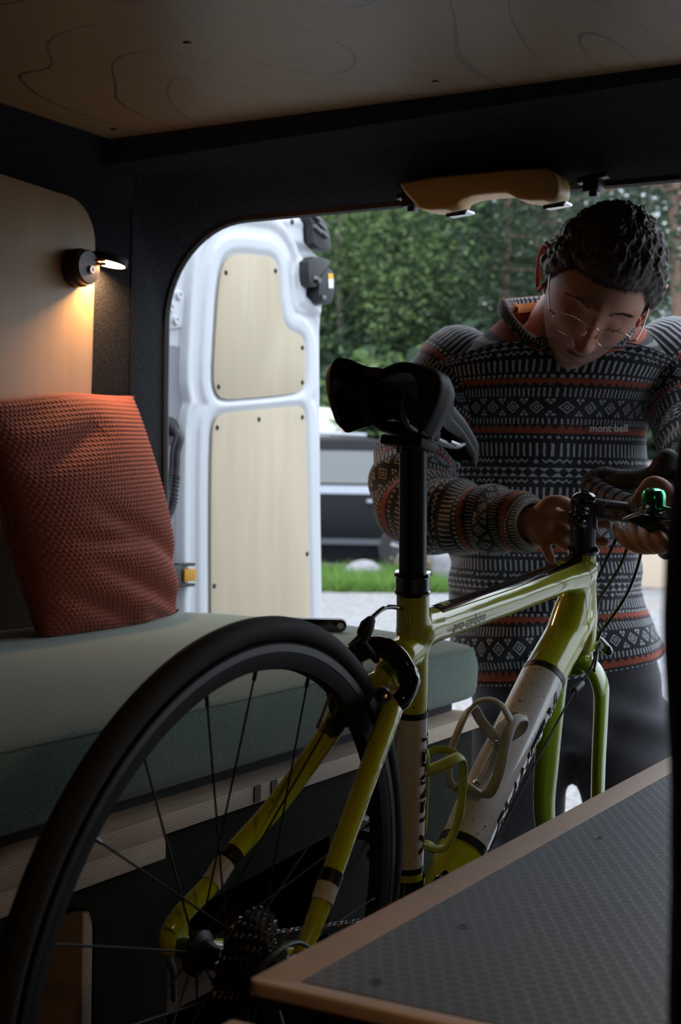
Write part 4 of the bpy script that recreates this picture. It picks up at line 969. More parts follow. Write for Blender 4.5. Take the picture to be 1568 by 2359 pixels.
obj('brake_lever', MB().tube(spline([at(1540, 1085, 2.18), at(1575, 1130, 2.16), at(1590, 1200, 2.15), at(1575, 1265, 2.15)], 5), .007, 12, flat=(1, .6), rnd=True), 'gloss_black', hood)
# --- bell and computer bracket on the bar
bell = empty('bell', at(1507, 1190, 1.985), None)
bell.parent = BK; bell.matrix_basis = WM[BK].inverted() @ WM[bell]
bc0 = at(1504, 1168, 1.985); bax = (Ud+V((0, 0, .0))-Wd*.10).normalized()
bo_ = obj('bell_dome', MB().lathe([(.0172, -.006), (.0174, .010), (.0166, .018), (.0140, .0235), (.0085, .0255), (.0080, .0250), (.0072, .0257), (0, .0262)], bc0, bax, 44), 'green_metal', bell, smooth=40)
obj('bell_base', MB().lathe([(0, -.022), (.010, -.022), (.0165, -.014), (.0168, -.007), (0, -.006)], bc0, bax, 36), 'black_plastic', bell)
obj('bell_hammer', MB().lathe([(.0025, .003), (.0035, .005), (.0065, .004), (.0072, 0), (.0065, -.004)], at(1483, 1170, 1.965), (-Wd*1+Rd*-.5).normalized(), 20), 'steel', bell)
obj('bell_lever', MB().tube([at(1436, 1195, 1.97), at(1452, 1190, 1.968), at(1472, 1184, 1.966), at(1490, 1188, 1.97)], [.0022, .0048, .0058, .005], 12, flat=(.6, 1.2), rnd=True), 'steel', bell)
obj('lever_body', MB().tube([at(1452, 1197, 1.975), at(1490, 1203, 1.975), at(1515, 1210, 1.97)], [.004, .010, .015], 14, rnd=True), 'black_plastic', bell)
# --- cables at the front
obj('gear_cable', MB().tube(spline([at(1478, 1262, 2.06), at(1466, 1312, 2.08), at(1440, 1375, 2.10), at(1402, 1430, 2.12), at(1379, 1465, 2.125), at(1374, 1510, 2.12), at(1368, 1545, 2.10)], 8), .0026, 10), 'gloss_black', BK)
obj('gear_cable', MB().tube(spline([at(1448, 1250, 2.10), at(1430, 1300, 2.12), at(1400, 1350, 2.14), at(1378, 1385, 2.15), at(1371, 1440, 2.14)], 8), .0026, 10), 'gloss_black', BK)
obj('gear_cable', MB().tube(spline([at(1420, 1240, 2.12), at(1396, 1290, 2.13), at(1378, 1330, 2.14)], 8), .0024, 10), 'black_plastic', BK)
cbl = spline([at(1372, 1500, 2.10), at(1362, 1535, 2.09), at(1340, 1570, 2.07), at(1318, 1600, 2.04), at(1240, 1745, 1.95), at(1160, 1900, 1.86), at(1110, 1990, 1.80)], 6)
obj('down_cable', MB().tube(cbl, .0016, 8), 'matte_black', BK)
obj('cable_stop', MB().tube([at(1338, 1575, 2.07), at(1322, 1590, 2.05)], .0055, 12, rnd=True), 'black_plastic', BK)
# --- fork
fk = MB(); ang = math.radians(12)
def FK(s, n, u):      # rotate about the steering axis
    p = B(s, n, u); o_ = B(*HB); R_ = Matrix.Rotation(-ang, 4, hax); return o_+R_ @ (p-o_)
fk.tube([FK(.840, 0, .350), FK(.848, 0, .325)], [.022, .021], 24, rnd=True)
for sg in (-1, 1):
    pts = spline([FK(.846, sg*.006, .330), FK(.850, sg*.026, .322), FK(.857, sg*.040, .300), FK(.866, sg*.043, .270), FK(.893, sg*.046, .17), FK(.925, sg*.049, .08), FK(.985, sg*.050, .0)], 7)
    n_ = len(pts); fk.tube(pts, list(np.interp(np.linspace(0, 1, n_), [0, .2, .4, .7, 1], [.016, .0145, .0135, .0120, .008])), 22, flat=(2.0, .80), up=BF, rnd=True)
fkm = remesh(fk, .0022, 6, .5, 'fork'); fkm.materials.append(M['lime_dark']); link_mesh(fkm, 'fork', None, BK, smooth=180)
fb = obj('front_brake', MB().tube(spline([FK(.868, .034, .352), FK(.875, .0, .366), FK(.868, -.034, .352), FK(.868, -.040, .325)], 5), .008, 12, rnd=True), 'gloss_black', BK)
obj('brake_bolt', MB().lathe([(0, .006), (.006, .005), (.007, 0)], at(1378, 1487, 2.10), (-Wd+Rd*.4).normalized(), 14), 'steel', fb)
# --- bottle cages
def cage(mat, P0, ax_, out, sc_, name, big):
    """P0 base on tube, ax_ along the tube upwards, out away from the tube"""
    sd = ax_.cross(out).normalized(); r = .0365; c0 = P0+out*(r+.006)
    c = obj(name, MB().prism(chaikin([P0+ax_*a+sd*b+out*.003 for a, b in ((-.052, -.012), (-.052, .012), (.06, .014), (.075, .010), (.082, 0), (.075, -.010), (.06, -.014))], 1), out*.004), mat, BK, bevel=.0012)
    obj('rib', MB().tube([P0-ax_*.03+out*.0078, P0+ax_*.035+out*.0078], .0035, 10, flat=(.5, 1), up=out, rnd=True), mat, c)
    def arc(a0, a1, h0, h1, n=24, rr=.0042, k=1.0):
        pts = []
        for i in range(n+1):
            t = i/n; a = a0+(a1-a0)*t; h = h0+(h1-h0)*(t**k) if not callable(h1) else h1(t)
            pts.append(c0+(-out*math.cos(a)+sd*math.sin(a))*r*1.02+ax_*h)
        return pts
    for sg in (-1, 1):
        # hoop: leaves the plate low, swings out and up round the bottle and back to the plate top
        pts = spline([c0+(-out*math.cos(a)+sd*sg*math.sin(a))*r*k+ax_*h for a, h, k in ((.28, -.050, 1.0), (.9, -.052, 1.0), (1.5, -.025, 1.0), (1.95, .010, 1.0), (2.0, .038, 1.0), (1.55, .058, 1.0), (.95, .056, 1.0), (.30, .046, 1.0))], 6)
        obj('hoop', MB().tube(pts, .0058, 12, flat=(1.25, .5), up=out, rnd=True), mat, c, smooth=180)
    obj('front_band', MB().tube(spline([c0+(-out*math.cos(a)+sd*math.sin(a))*r*1.0+ax_*h for a, h in ((-2.0, .032), (-2.6, .044), (-PI, .048), (-3.68, .044), (-4.28, .032))], 6), .0050, 12, flat=(1.1, .5), up=ax_, rnd=True), mat, c, smooth=180)
    obj('base_hook', MB().tube(spline([P0-ax_*.050+out*.006-sd*.012, P0-ax_*.058+out*.02-sd*.016, P0-ax_*.060+out*.036, P0-ax_*.058+out*.02+sd*.016, P0-ax_*.050+out*.006+sd*.012], 5), .0042, 10, rnd=True), mat, c, smooth=180)
    obj('tip_ring', MB().tube(spline([P0+ax_*.055+out*.008+sd*.012, P0+ax_*.066+out*.010+sd*.024, P0+ax_*.084+out*.012+sd*.022, P0+ax_*.088+out*.010+sd*.004], 5), .0032, 10, rnd=True), mat, c, smooth=180)
    for a in (-.036, .032): obj('cage_bolt', MB().lathe([(.0018, .0055), (.003, .007), (.0045, .0065), (.0055, .003)], P0+ax_*a+out*.0045, out, 16), 'steel', c)
    return c
dtan = (dpos(.66)-dpos(.60)).normalized(); dout = (BN.cross(dtan)); dout = dout if dout.dot(BU) > 0 else -dout
cage('white_plastic', dpos(.589)+dout*.0295, dtan, dout, 1, 'bottle_cage', True)
stan = (sa(.24)-sa(.06)).normalized(); sout = stan.cross(BN); sout = sout if sout.dot(BF) > 0 else -sout
tag(cage('lime_plastic', sa(.128)+sout*.0205, stan, sout, 1, 'bottle_cage', False), 'lime green bottle cage')
# support block under the fork tips
ft_ = FK(.985, 0, 0); fs_ = empty('fork_stand', (ft_.x, ft_.y, FLOOR), 'black fork stand hidden behind the worktop under the bicycle fork', 'stand')
obj('stand_post', MB().box((ft_.x-.03, ft_.y-.04, FLOOR+.012), (ft_.x+.03, ft_.y+.04, ft_.z-.012)), 'matte_black', fs_, bevel=.004)
obj('stand_plate', MB().box((ft_.x-.09, ft_.y-.09, FLOOR), (ft_.x+.09, ft_.y+.09, FLOOR+.012)), 'matte_black', fs_, bevel=.003)

# ================================================================== THE MAN
hipc = at(1310, 1640, 2.70)
person = empty('person', (hipc.x, hipc.y+.0, GROUND), 'man with short dark hair and glasses in a patterned fleece bending over the bicycle handlebar', 'person')
FB = V((-Wd.x, -Wd.y, 0)).normalized(); RB = V((Rd.x, Rd.y, 0)).normalized(); ZZ = V((0, 0, 1))
#        px   py   depth  hw    hd    droop tilt frontdrop
RINGS = [(1276, 1528, 2.63, .190, .135, 0, .030, .012), (1266, 1450, 2.61, .184, .130, 0, .015, 0), (1256, 1350, 2.58, .170, .122, 0, 0, 0), (1252, 1250, 2.53, .165, .118, 0, 0, 0),
         (1252, 1130, 2.47, .168, .118, 0, 0, 0), (1254, 1000, 2.42, .174, .120, 0, 0, 0), (1260, 910, 2.38, .182, .118, .004, 0, 0), (1272, 840, 2.36, .198, .112, .018, 0, 0),
         (1285, 792, 2.34, .205, .102, .040, 0, 0), (1298, 757, 2.33, .178, .090, .050, 0, .025), (1306, 730, 2.31, .138, .082, .034, 0, .052), (1308, 716, 2.30, .104, .077, .014, 0, .080)]
KS = 1.07      # the man stands a little further out
RINGS = [(a, b, c*KS, d*KS, e*KS, f*KS, g_*KS, h*KS) for a, b, c, d, e, f, g_, h in RINGS]
def ring(c, inset=0, n=72, sup=.86):
    px_, py_, d_, hw, hd, dr, ti, fd = c; C_ = at(px_, py_, d_); out = []
    for k in range(n):
        a = 2*PI*k/n; ca, sa_ = math.cos(a), math.sin(a); x = math.copysign(abs(ca)**sup, ca); y = math.copysign(abs(sa_)**sup, sa_)
        out.append(C_+RB*(hw-inset)*x+FB*(hd-inset)*y+ZZ*(-dr*abs(x)**2.2+ti*x-fd*max(0, y)**1.5))
    return out
def interp_rings(rs, per=7):
    out = []
    for i in range(len(rs)-1):
        p0, p1, p2, p3 = rs[max(i-1, 0)], rs[i], rs[i+1], rs[min(i+2, len(rs)-1)]
        for k in range(per):
            t = k/per; out.append(tuple(.5*(2*b+(c-a)*t+(2*a-5*b+4*c-d_)*t*t+(-a+3*b-3*c+d_)*t**3) for a, b, c, d_ in zip(p0, p1, p2, p3)))
    return out+[rs[-1]]
ARM_R = [(1075, 838, 2.37, .070), (1030, 890, 2.37, .076), (990, 965, 2.36, .070), (960, 1050, 2.33, .066), (948, 1120, 2.29, .070), (985, 1178, 2.25, .066), (1060, 1192, 2.22, .058), (1140, 1198, 2.20, .052), (1195, 1203, 2.185, .046), (1232, 1206, 2.175, .037)]
ARM_L = [(1530, 822, 2.36, .075), (1572, 870, 2.35, .078), (1598, 950, 2.32, .072), (1612, 1030, 2.27, .066), (1625, 1110, 2.20, .066), (1615, 1175, 2.14, .058), (1585, 1205, 2.09, .046), (1560, 1212, 2.06, .038)]
def _k(l): n = len(l)-1; return [(a, b, c*(1+(KS-1)*min(1, 1.6*(1-i/n))), d*(1+(KS-1)*min(1, 1.6*(1-i/n)))) for i, (a, b, c, d) in enumerate(l)]
ARM_R, ARM_L = _k(ARM_R), _k(ARM_L)
def sweater():
    mb = MB(); uv = []; N_ = 180
    rs = interp_rings(RINGS, 11); G_ = []; acc = 0; prev = None; vv = []
    for r in rs:
        c = at(*r[:3]); acc += 0 if prev is None else (c-prev).length; prev = c; vv.append(acc)
    vtot = vv[-1]
    # distance from the shoulder line so that the pattern runs down the body; orange line at pixel row 880
    iref = min(range(len(rs)), key=lambda i: abs(rs[i][1]-884)); v0 = vv[iref]
    for i, r in enumerate(rs):
        row = ring(r, 0, N_); h = vv[i]
        for k in range(N_):
            p = row[k]; a = 2*PI*k/N_
            w1 = noise.noise(V((p.x*7, p.y*7, p.z*9))); w2 = noise.noise(V((p.x*16+3, p.y*16, p.z*13)))
            low = max(0, min(1, (vv[iref]-h)/.35)); fold = math.sin((p.z*1.0-p.x*.55)*46+3*w1)*.006*low
            o_ = (RB*math.cos(a)+FB*math.sin(a))*(w1*.010+w2*.004+fold)
            row[k] = p+o_
        G_.append(row)
    # closed in u by duplicating the first column for clean UVs
    G_ = [r+[r[0]] for r in G_]; mb.grid(G_, flip=False)
    circ = 1.064
    for i in range(len(rs)):
        for k in range(N_+1): uv.append((circ*(k/N_), 3.88-(vv[i]-v0)*.80))     # 3.88 = 20 repeats
    # hem turned in and collar rolled
    hem = [p*.985+at(*RINGS[0][:3])*.015+V((0, 0, .002)) for p in G_[0]]; o = len(mb.v); mb.grid([hem, G_[0]]); uv += [(0, .05)]*(len(mb.v)-o)
    top = G_[-1]; Cc = at(*RINGS[-1][:3]); rows_ = [top]
    for t, up_, inn in ((1, .012, .003), (2, .024, .002), (3, .034, -.002), (4, .037, -.008), (5, .030, -.013), (6, .012, -.015)):
        rr_ = []
        for p in top:
            q = p-Cc; qh = V((q.x, q.y, 0)); fr_ = max(0, q.dot(FB)/.08)
            rr_.append(p+qh.normalized()*(inn+ .006*(1-fr_))+ZZ*up_*(1-.55*fr_)+FB*(-.004))
        rows_.append(rr_)
    o = len(mb.v); mb.grid(rows_)
    for i in range(len(rows_)): uv += [(circ*k/N_*.6, 3.88-(vv[-1]-v0)-.012*i+.0) for k in range(N_+1)]
    # sleeves
    for arm, ph in ((ARM_R, .2), (ARM_L, .7)):
        pts = interp_rings(arm, 12); P = [at(*p[:3]) for p in pts]; R_ = [p[3] for p in pts]; n = len(P); u = ZZ; o = len(mb.v); rows2 = []; acc = 0
        for i in range(n):
            t = (P[min(i+1, n-1)]-P[max(i-1, 0)]).normalized(); u = (u-t*u.dot(t)).normalized(); w = t.cross(u)
            if i: acc += (P[i]-P[i-1]).length
            row = []
            for k in range(73):
                a = 2*PI*k/72; d_ = u*math.cos(a)+w*math.sin(a); p = P[i]+d_*R_[i]
                cw = noise.noise(V((p.x*14, p.y*14, p.z*14+ph*9)))*.006+math.sin(acc*95+2.5*math.sin(a*1+ph))*.0028*min(1, acc*4)
                if i > n-8: cw *= .3
                row.append(p+d_*cw); uv.append((a/2/PI*.42+ph, 3.88+.0+acc*.85-.02))
            rows2.append(row)
        t0 = (P[0]-P[1]).normalized(); cap_ = [[P[0]+(p-P[0])*math.cos(b)+t0*R_[0]*.8*math.sin(b) for p in rows2[0]] for b in (1.45, 1.1, .75, .4)]
        o = len(mb.v); mb.grid(cap_+[rows2[0]]); uv += [(k/72*.42+ph, 3.86) for _ in range(5) for k in range(73)]
        uv_s = uv[-(365+n*73):-365]; uv[-(365+n*73):] = uv[-365:]+uv_s; mb.grid(rows2)
        cuff = [(p*.0+P[-1]+(p-P[-1])*.86) for p in rows2[-1]]; o2 = len(mb.v); mb.grid([rows2[-1], cuff, [P[-1]-(P[-1]-P[-2]).normalized()*.03+(p-P[-1])*.8 for p in rows2[-1]]]); uv += [(0, .05)]*(len(mb.v)-o2)
    mb.uv = uv; return mb
sw_mb = sweater()
swo = obj('sweater', sw_mb, 'sweater', person, smooth=180)
# wordmark on the chest, projected on the cloth
bvh = BVHTree.FromPolygons([V(v) for v in sw_mb.v], [list(f) for f in sw_mb.f])
vs, fs = text_geo('mont·bell', .027, .0005); P = []
for v in vs:
    r = ray(1402+v.x*860, 987-v.y*900); h = bvh.ray_cast(V((0, 0, 0)), r.normalized())
    P.append((h[0] if h[0] is not None else r*2.3)-r.normalized()*.0025)
obj('wordmark', MB().add(P, fs), plain('wordmark_thread', (.85, .85, .85), .8), swo, smooth=None)
# orange undershirt collar
us = MB(); rows_ = []
for up_, sc_ in ((-.03, .96), (.012, .90), (.030, .84), (.030, .80), (.01, .80)):
    rows_.append([at(*RINGS[-1][:3])+(p-at(*RINGS[-1][:3]))*sc_+ZZ*up_*.8 for p in ring(RINGS[-1], 0, 60)[28:]+ring(RINGS[-1], 0, 60)[:3]])
obj('undershirt', us.grid(rows_), 'orange_shirt', person, smooth=180)
# trousers
LEG_R = [(1206, 1680, 2.68, .104), (1192, 1760, 2.69, .098), (1198, 1880, 2.70, .084), (1215, 2030, 2.71, .070), (1215, 2250, 2.74, .062), (1215, 2560, 2.80, .060)]
LEG_L = [(1428, 1680, 2.66, .105), (1440, 1760, 2.65, .098), (1450, 1880, 2.64, .083), (1455, 2030, 2.66, .071), (1450, 2250, 2.70, .062), (1440, 2560, 2.76, .060)]
HIP = [(1284, 1470, 2.66, .165, .115, 0, 0, 0), (1296, 1540, 2.67, .172, .122, 0, 0, 0), (1312, 1620, 2.68, .180, .125, 0, 0, 0), (1318, 1680, 2.68, .176, .118, 0, 0, 0), (1318, 1712, 2.68, .15, .09, 0, 0, 0)]
LEG_R = [(a, b, c*KS, d*KS) for a, b, c, d in LEG_R]; LEG_L = [(a, b, c*KS, d*KS) for a, b, c, d in LEG_L]; HIP = [(a, b, c*KS, d*KS, e*KS, 0, 0, 0) for a, b, c, d, e, *_ in HIP]
def legs(inset, mb, seg=40, wr=True):
    rs = interp_rings(HIP, 4); G_ = [ring(r, inset, 56) for r in rs]; o = len(mb.v); mb.grid(G_, True, True)
    mb.f.append(tuple(o+k for k in range(56))); mb.f.append(tuple(o+(len(G_)-1)*56+k for k in range(55, -1, -1)))
    for lg in (LEG_R, LEG_L):
        pts = interp_rings(lg, 8); mb.tube([at(*p[:3]) for p in pts], [p[3]-inset for p in pts], seg, rnd=True)
tm = MB(); legs(0, tm); tme = remesh(tm, .009, 8, .5, 'trousers')
for v in tme.vertices:
    p = v.co; w1 = noise.noise(p*5); v.co += v.normal*(.006*noise.noise(p*11)+.006*math.sin((p.z*1.1+p.x*.6)*48+4*w1)*max(0, .5+noise.noise(p*3.1)))
tme.materials.append(M['trouser']); link_mesh(tme, 'trousers', None, person, smooth=180)
for lg in (LEG_R, LEG_L):
    a = at(*lg[-1][:3]); a = V((a.x, a.y, GROUND)); sh = MB().tube([a+V((0, .07, .045))*1, a+V((0, 0, .05)), a-V((0, .09, -.04)), a-V((0, .17, -.03))], [.036, .046, .044, .034], 18, flat=(.85, 1), rnd=True)
    sho = obj('shoe', sh, 'matte_black', person, smooth=180); obj('sole', MB().box((a.x-.045, a.y-.2, GROUND), (a.x+.045, a.y+.105, GROUND+.02)), 'rubber_seal', sho, bevel=.006)
# ---- body: head, neck, torso, arms, hands in one surface
HC = at(1378, 660, 2.20*KS)
pp_ = math.radians(42); ro = math.radians(21); yw = math.radians(3)
f0 = (-Wd*math.cos(pp_)-Ud*math.sin(pp_)); u0 = (Ud*math.cos(pp_)-Wd*math.sin(pp_)); r0 = Rd.copy()
f1 = f0*math.cos(yw)+r0*math.sin(yw); r1 = r0*math.cos(yw)-f0*math.sin(yw)
Rr = Matrix.Rotation(ro, 4, Wd)     # clockwise in the picture
HF, HRt, HU = (Rr @ f1).normalized(), (Rr @ r1).normalized(), (Rr @ u0).normalized()
def HP(x, y, z):
    if z < 0 and y > -.03: z *= 1+.19*min(1, (y+.03)/.06)
    return HC+(HRt*x+HF*y+HU*z)*KS
g = lambda x, s: math.exp(-(x/s)**2)
def headpt(nx, ny, nz_, off=0):
    x, y, z = .0755*nx, .098*ny, .116*nz_
    if nz_ < 0:
        t = -nz_; x *= 1-.24*t**2.2; y *= (1-.02*t) if ny > 0 else (1-.45*t)
        if ny > 0: z *= 1+.03*t
    if ny < 0 and nz_ > -.2: y *= 1.04
    if ny > 0:
        k = min(1, ny*2.2); a = 0
        t = max(0, min(1, (.006-z)/.046)); a += (.004+.022*t)*g(x, .0085+.005*t)*(1 if z > -.044 else g(z+.044, .0055))*(1 if z < .02 else g(z-.02, .012))
        a += .011*g(abs(x)-.0125, .0060)*g(z+.040, .0080)
        a += .0055*g(z-.0225, .008)*g(x, .055)
        a -= .0120*g(abs(x)-.031, .0150)*g(z-.004, .0125)
        a += .0075*g(abs(x)-.031, .0105)*g(z-.001, .0085)
        a += .006*g(abs(x)-.040, .016)*g(z+.026, .018)
        a -= .004*g(z+.055, .007)*g(x, .02)
        a += .0065*g(x, .021)*(g(z+.0655, .0042)+g(z+.0755, .0050)); a -= .003*g(z+.0700, .0018)*g(x, .024)
        a -= .004*g(z+.087, .006)*g(x, .02); a += .009*g(x, .020)*g(z+.106, .013)
        a -= .003*g(abs(x)-.05, .016)*g(z+.055, .02)
        y += a*k
    n_ = V((nx, ny, nz_)).normalized()
    return V((x, y, z))+n_*off
def build_head(mb):
    NT, NPh = 150, 190; P = []
    for i in range(NT+1):
        th = PI*(i+.001)/(NT+.002); row = []
        for k in range(NPh):
            a = 2*PI*k/NPh; q = headpt(math.sin(th)*math.cos(a), math.sin(th)*math.sin(a), math.cos(th)); row.append(HP(*q))
        P.append(row)
    o = len(mb.v); mb.grid(P, True, True); mb.f.append(tuple(o+k for k in range(NPh))); mb.f.append(tuple(o+NT*NPh+k for k in range(NPh-1, -1, -1)))
    for sg in (-1, 1):   # ears: helix ring, lobe, bowl
        e0 = V((sg*.078, -.006, -.008)); tl = lambda a, b, c_: HP(e0.x+sg*a*1.15, e0.y+b*1.1, e0.z+c_*1.12)
        ear = [tl(.002, .010, .012), tl(.008, .006, .027), tl(.014, -.006, .034), tl(.018, -.018, .028), tl(.018, -.022, .010), tl(.014, -.016, -.008), tl(.008, -.006, -.022), tl(.003, .004, -.028), tl(.001, .008, -.016)]
        mb.tube(spline(ear, 4), .0042, 10, rnd=True)
        mb.obox(tl(.007, -.008, .004), (HRt*sg*.0085-HF*.0125), HU*.024, (HF*sg*.0022+HRt*.0016)*1.3)
        mb.tube([tl(.002, .0, .016), tl(.011, -.010, .012), tl(.011, -.012, -.004), tl(.004, -.002, -.014)], .0034, 8, rnd=True)
    return mb
body = MB(); build_head(body)
body.tube([at(1290, 800, 2.36*KS), at(1304, 752, 2.33*KS), at(1326, 715, 2.30*KS), at(1356, 690, 2.26*KS)], [.072, .066, .062, .062], 28, rnd=True)
body.tube([at(1215, 790, 2.35*KS), at(1262, 762, 2.33*KS), at(1320, 735, 2.32*KS)], [.03, .036, .04], 20, rnd=True)
rs = interp_rings(RINGS[:-1], 3); G_ = [ring(r, .016, 48) for r in rs]; o = len(body.v); body.grid(G_, True); body.f.append(tuple(o+k for k in range(47, -1, -1))); body.f.append(tuple(o+(len(G_)-1)*48+k for k in range(48)))
legs(.014, body, 28)
for arm in (ARM_R, ARM_L): pts = interp_rings(arm[:-1], 3); body.tube([at(*p[:3]) for p in pts], [p[3]-.016 for p in pts], 20, rnd=True)
fx = lambda pts, rad, seg=12: body.tube(spline([at(*p) for p in pts], 4), list(np.interp(np.linspace(0, len(pts)-1, (len(pts)-1)*4+1), range(len(pts)), [q_*(.90 if seg == 12 else 1) for q_ in rad])), seg, rnd=True)
# right hand (left in the picture): wrist, palm, fingers behind the stem
fx([(1206, 1205, 2.205), (1226, 1207, 2.185), (1243, 1207, 2.172)], [.023, .025, .026], 18)
fx([(1240, 1186, 2.168), (1262, 1180, 2.166), (1276, 1184, 2.166)], [.016, .0165, .0125], 16)
fx([(1238, 1205, 2.170), (1260, 1204, 2.168), (1280, 1208, 2.168)], [.018, .0165, .0125], 16)
fx([(1236, 1224, 2.172), (1256, 1226, 2.170), (1272, 1230, 2.170)], [.0165, .0155, .0115], 16)
fx([(1234, 1236, 2.174), (1246, 1242, 2.170), (1254, 1248, 2.168)], [.013, .0135, .0105], 16)
fx([(1243, 1178, 2.162), (1262, 1160, 2.150), (1286, 1154, 2.146), (1306, 1160, 2.150), (1322, 1172, 2.158)], [.0125, .0125, .0105, .0100, .0085])
fx([(1272, 1182, 2.166), (1296, 1188, 2.164), (1322, 1198, 2.168), (1360, 1206, 2.170), (1396, 1208, 2.165)], [.0110, .0098, .0092, .0088, .0078])
fx([(1276, 1208, 2.168), (1302, 1222, 2.160), (1330, 1236, 2.166), (1365, 1246, 2.168), (1392, 1250, 2.160)], [.0110, .0100, .0094, .0092, .0088])
fx([(1270, 1232, 2.170), (1290, 1248, 2.156), (1310, 1262, 2.158), (1336, 1266, 2.168)], [.0105, .0094, .0086, .0078])
fx([(1252, 1246, 2.170), (1258, 1262, 2.156), (1264, 1278, 2.148), (1270, 1291, 2.144)], [.0102, .0090, .0086, .0076])
# left hand (right in the picture): wraps the bar clamp
fx([(1585, 1206, 2.085), (1560, 1205, 2.060), (1545, 1200, 2.050)], [.028, .026, .027], 18)
fx([(1552, 1186, 2.050), (1532, 1178, 2.050), (1520, 1190, 2.055)], [.020, .022, .019], 16)
fx([(1550, 1215, 2.050), (1532, 1220, 2.040), (1518, 1225, 2.040)], [.020, .021, .018], 16)
fx([(1548, 1236, 2.05), (1530, 1246, 2.035), (1512, 1252, 2.030)], [.018, .018, .014], 16)
fx([(1545, 1165, 2.050), (1528, 1128, 2.045), (1502, 1114, 2.050), (1482, 1132, 2.055), (1464, 1156, 2.060)], [.015, .0150, .0130, .0115, .0095])
fx([(1522, 1244, 2.010), (1492, 1262, 2.000), (1450, 1252, 2.010), (1428, 1230, 2.030), (1422, 1212, 2.048)], [.0120, .0112, .0106, .0100, .0088])
fx([(1528, 1240, 1.995), (1506, 1262, 1.980), (1478, 1250, 1.985), (1460, 1228, 2.005), (1456, 1212, 2.025)], [.0118, .0112, .0104, .0098, .0086])
fx([(1536, 1236, 1.980), (1526, 1262, 1.965), (1504, 1254, 1.965), (1490, 1234, 1.980), (1486, 1216, 2.00)], [.0115, .0108, .0100, .0094, .0084])
fx([(1548, 1232, 1.965), (1546, 1256, 1.950), (1530, 1252, 1.945), (1518, 1236, 1.955), (1514, 1220, 1.975)], [.0105, .0100, .0092, .0086, .0076])
bme = remesh(body, .0027, 3, .5, 'body')
ca = bme.color_attributes.new('tone', 'FLOAT_COLOR', 'POINT')
co = np.empty(len(bme.vertices)*3, np.float32); bme.vertices.foreach_get('co', co); co = co.reshape(-1, 3)
q = co-np.array(HC); X_, Y_, Z_ = q@np.array(HRt), q@np.array(HF), q@np.array(HU)
col = np.tile(np.array([.52, .25, .16, 1.]), (len(co), 1)); near = (np.hypot(np.hypot(X_, Y_), Z_) < .17)
st = near*(Y_ > -.02)*np.clip((-.035-Z_)/.02, 0, 1)*(1-np.exp(-((X_/.017)**2)-((Z_+.070)/.009)**2)*.8)*(1-np.exp(-((X_/.02)**2)-((Z_+.035)/.016)**2)); st = st*(np.abs(q@np.array(HU)) < .14)
col[:, :3] = col[:, :3]*(1-.55*st[:, None])+np.array([.07, .06, .06])*.55*st[:, None]
lip = near*(Y_ > .05)*np.exp(-(X_/.022)**4-((Z_+.070)/.007)**2); col[:, :3] = col[:, :3]*(1-.5*lip[:, None])+np.array([.36, .11, .09])*.5*lip[:, None]
red = near*(np.abs(X_) > .078)*.6+near*(Y_ > .05)*np.exp(-(X_/.016)**2-((Z_+.03)/.014)**2)*.35; col[:, :3] = col[:, :3]*(1-.6*red[:, None])+np.array([.80, .13, .06])*.6*red[:, None]  # ear term: red painted in for light glowing through from behind
ca.data.foreach_set('color', col.astype(np.float32).ravel())
bme.materials.append(M['skin']); bod = link_mesh(bme, 'body', None, person, smooth=180)
# nails
M['nail'] = plain('nail', (.55, .30, .24), .3)
for q_, dirn in (((1270, 1296, 2.137), Wd), ((1460, 1164, 2.049), Wd), ((1400, 1211, 2.158), Wd)):
    obj('fingernail', MB().ball(at(*q_), (.0045, .0012, .0055), (Rd, Wd, Ud), 12, 8), 'nail', bod)
# ---- hair
def hmask(nx, ny, nz_):    # > 0 where hair grows
    z = nz_; front = .50-.06*abs(nx); side = -.10 if abs(nx) > .5 else 0
    w = max(0, min(1, (ny+.15)/.75)); lim = (-.42)*(1-w)+w*front
    if abs(nx) > .62 and ny > -.1: lim = min(lim, .50-max(0, (.62-ny))*1.15)
    return z-lim
NT, NPh = 110, 200; P = []; ok = []
for i in range(NT+1):
    th = PI*.72*(i+.001)/NT; row = []; okr = []
    for k in range(NPh):
        a = 2*PI*k/NPh; n_ = (math.sin(th)*math.cos(a), math.sin(th)*math.sin(a), math.cos(th)); m_ = hmask(*n_)
        thick = min(1, max(0, m_)/.30); n3 = noise.noise(V(n_)*9)*.35+noise.noise(V(n_)*22)*.2
        topv = .017 if n_[2] > 0 else .010; fr_ = 1+.25*max(0, n_[1])*max(0, n_[2])
        row.append(HP(*headpt(*n_, off=-.002 if m_ < 0 else .0015+topv*fr_*thick**.6*(1+n3)))); okr.append(m_ > -.02)
    P.append(row); ok.append(okr)
hm = MB(); hm.add([p for r in P for p in r], [(i*NPh+k, (i+1)*NPh+k, (i+1)*NPh+(k+1) % NPh, i*NPh+(k+1) % NPh) for i in range(NT) for k in range(NPh) if ok[i][k] and ok[i+1][k] and ok[i][(k+1) % NPh] and ok[i+1][(k+1) % NPh]])
hair = obj('hair', hm, 'hair', person, smooth=180)
st_ = MB(); rnd = random.Random(3); cnt = 0
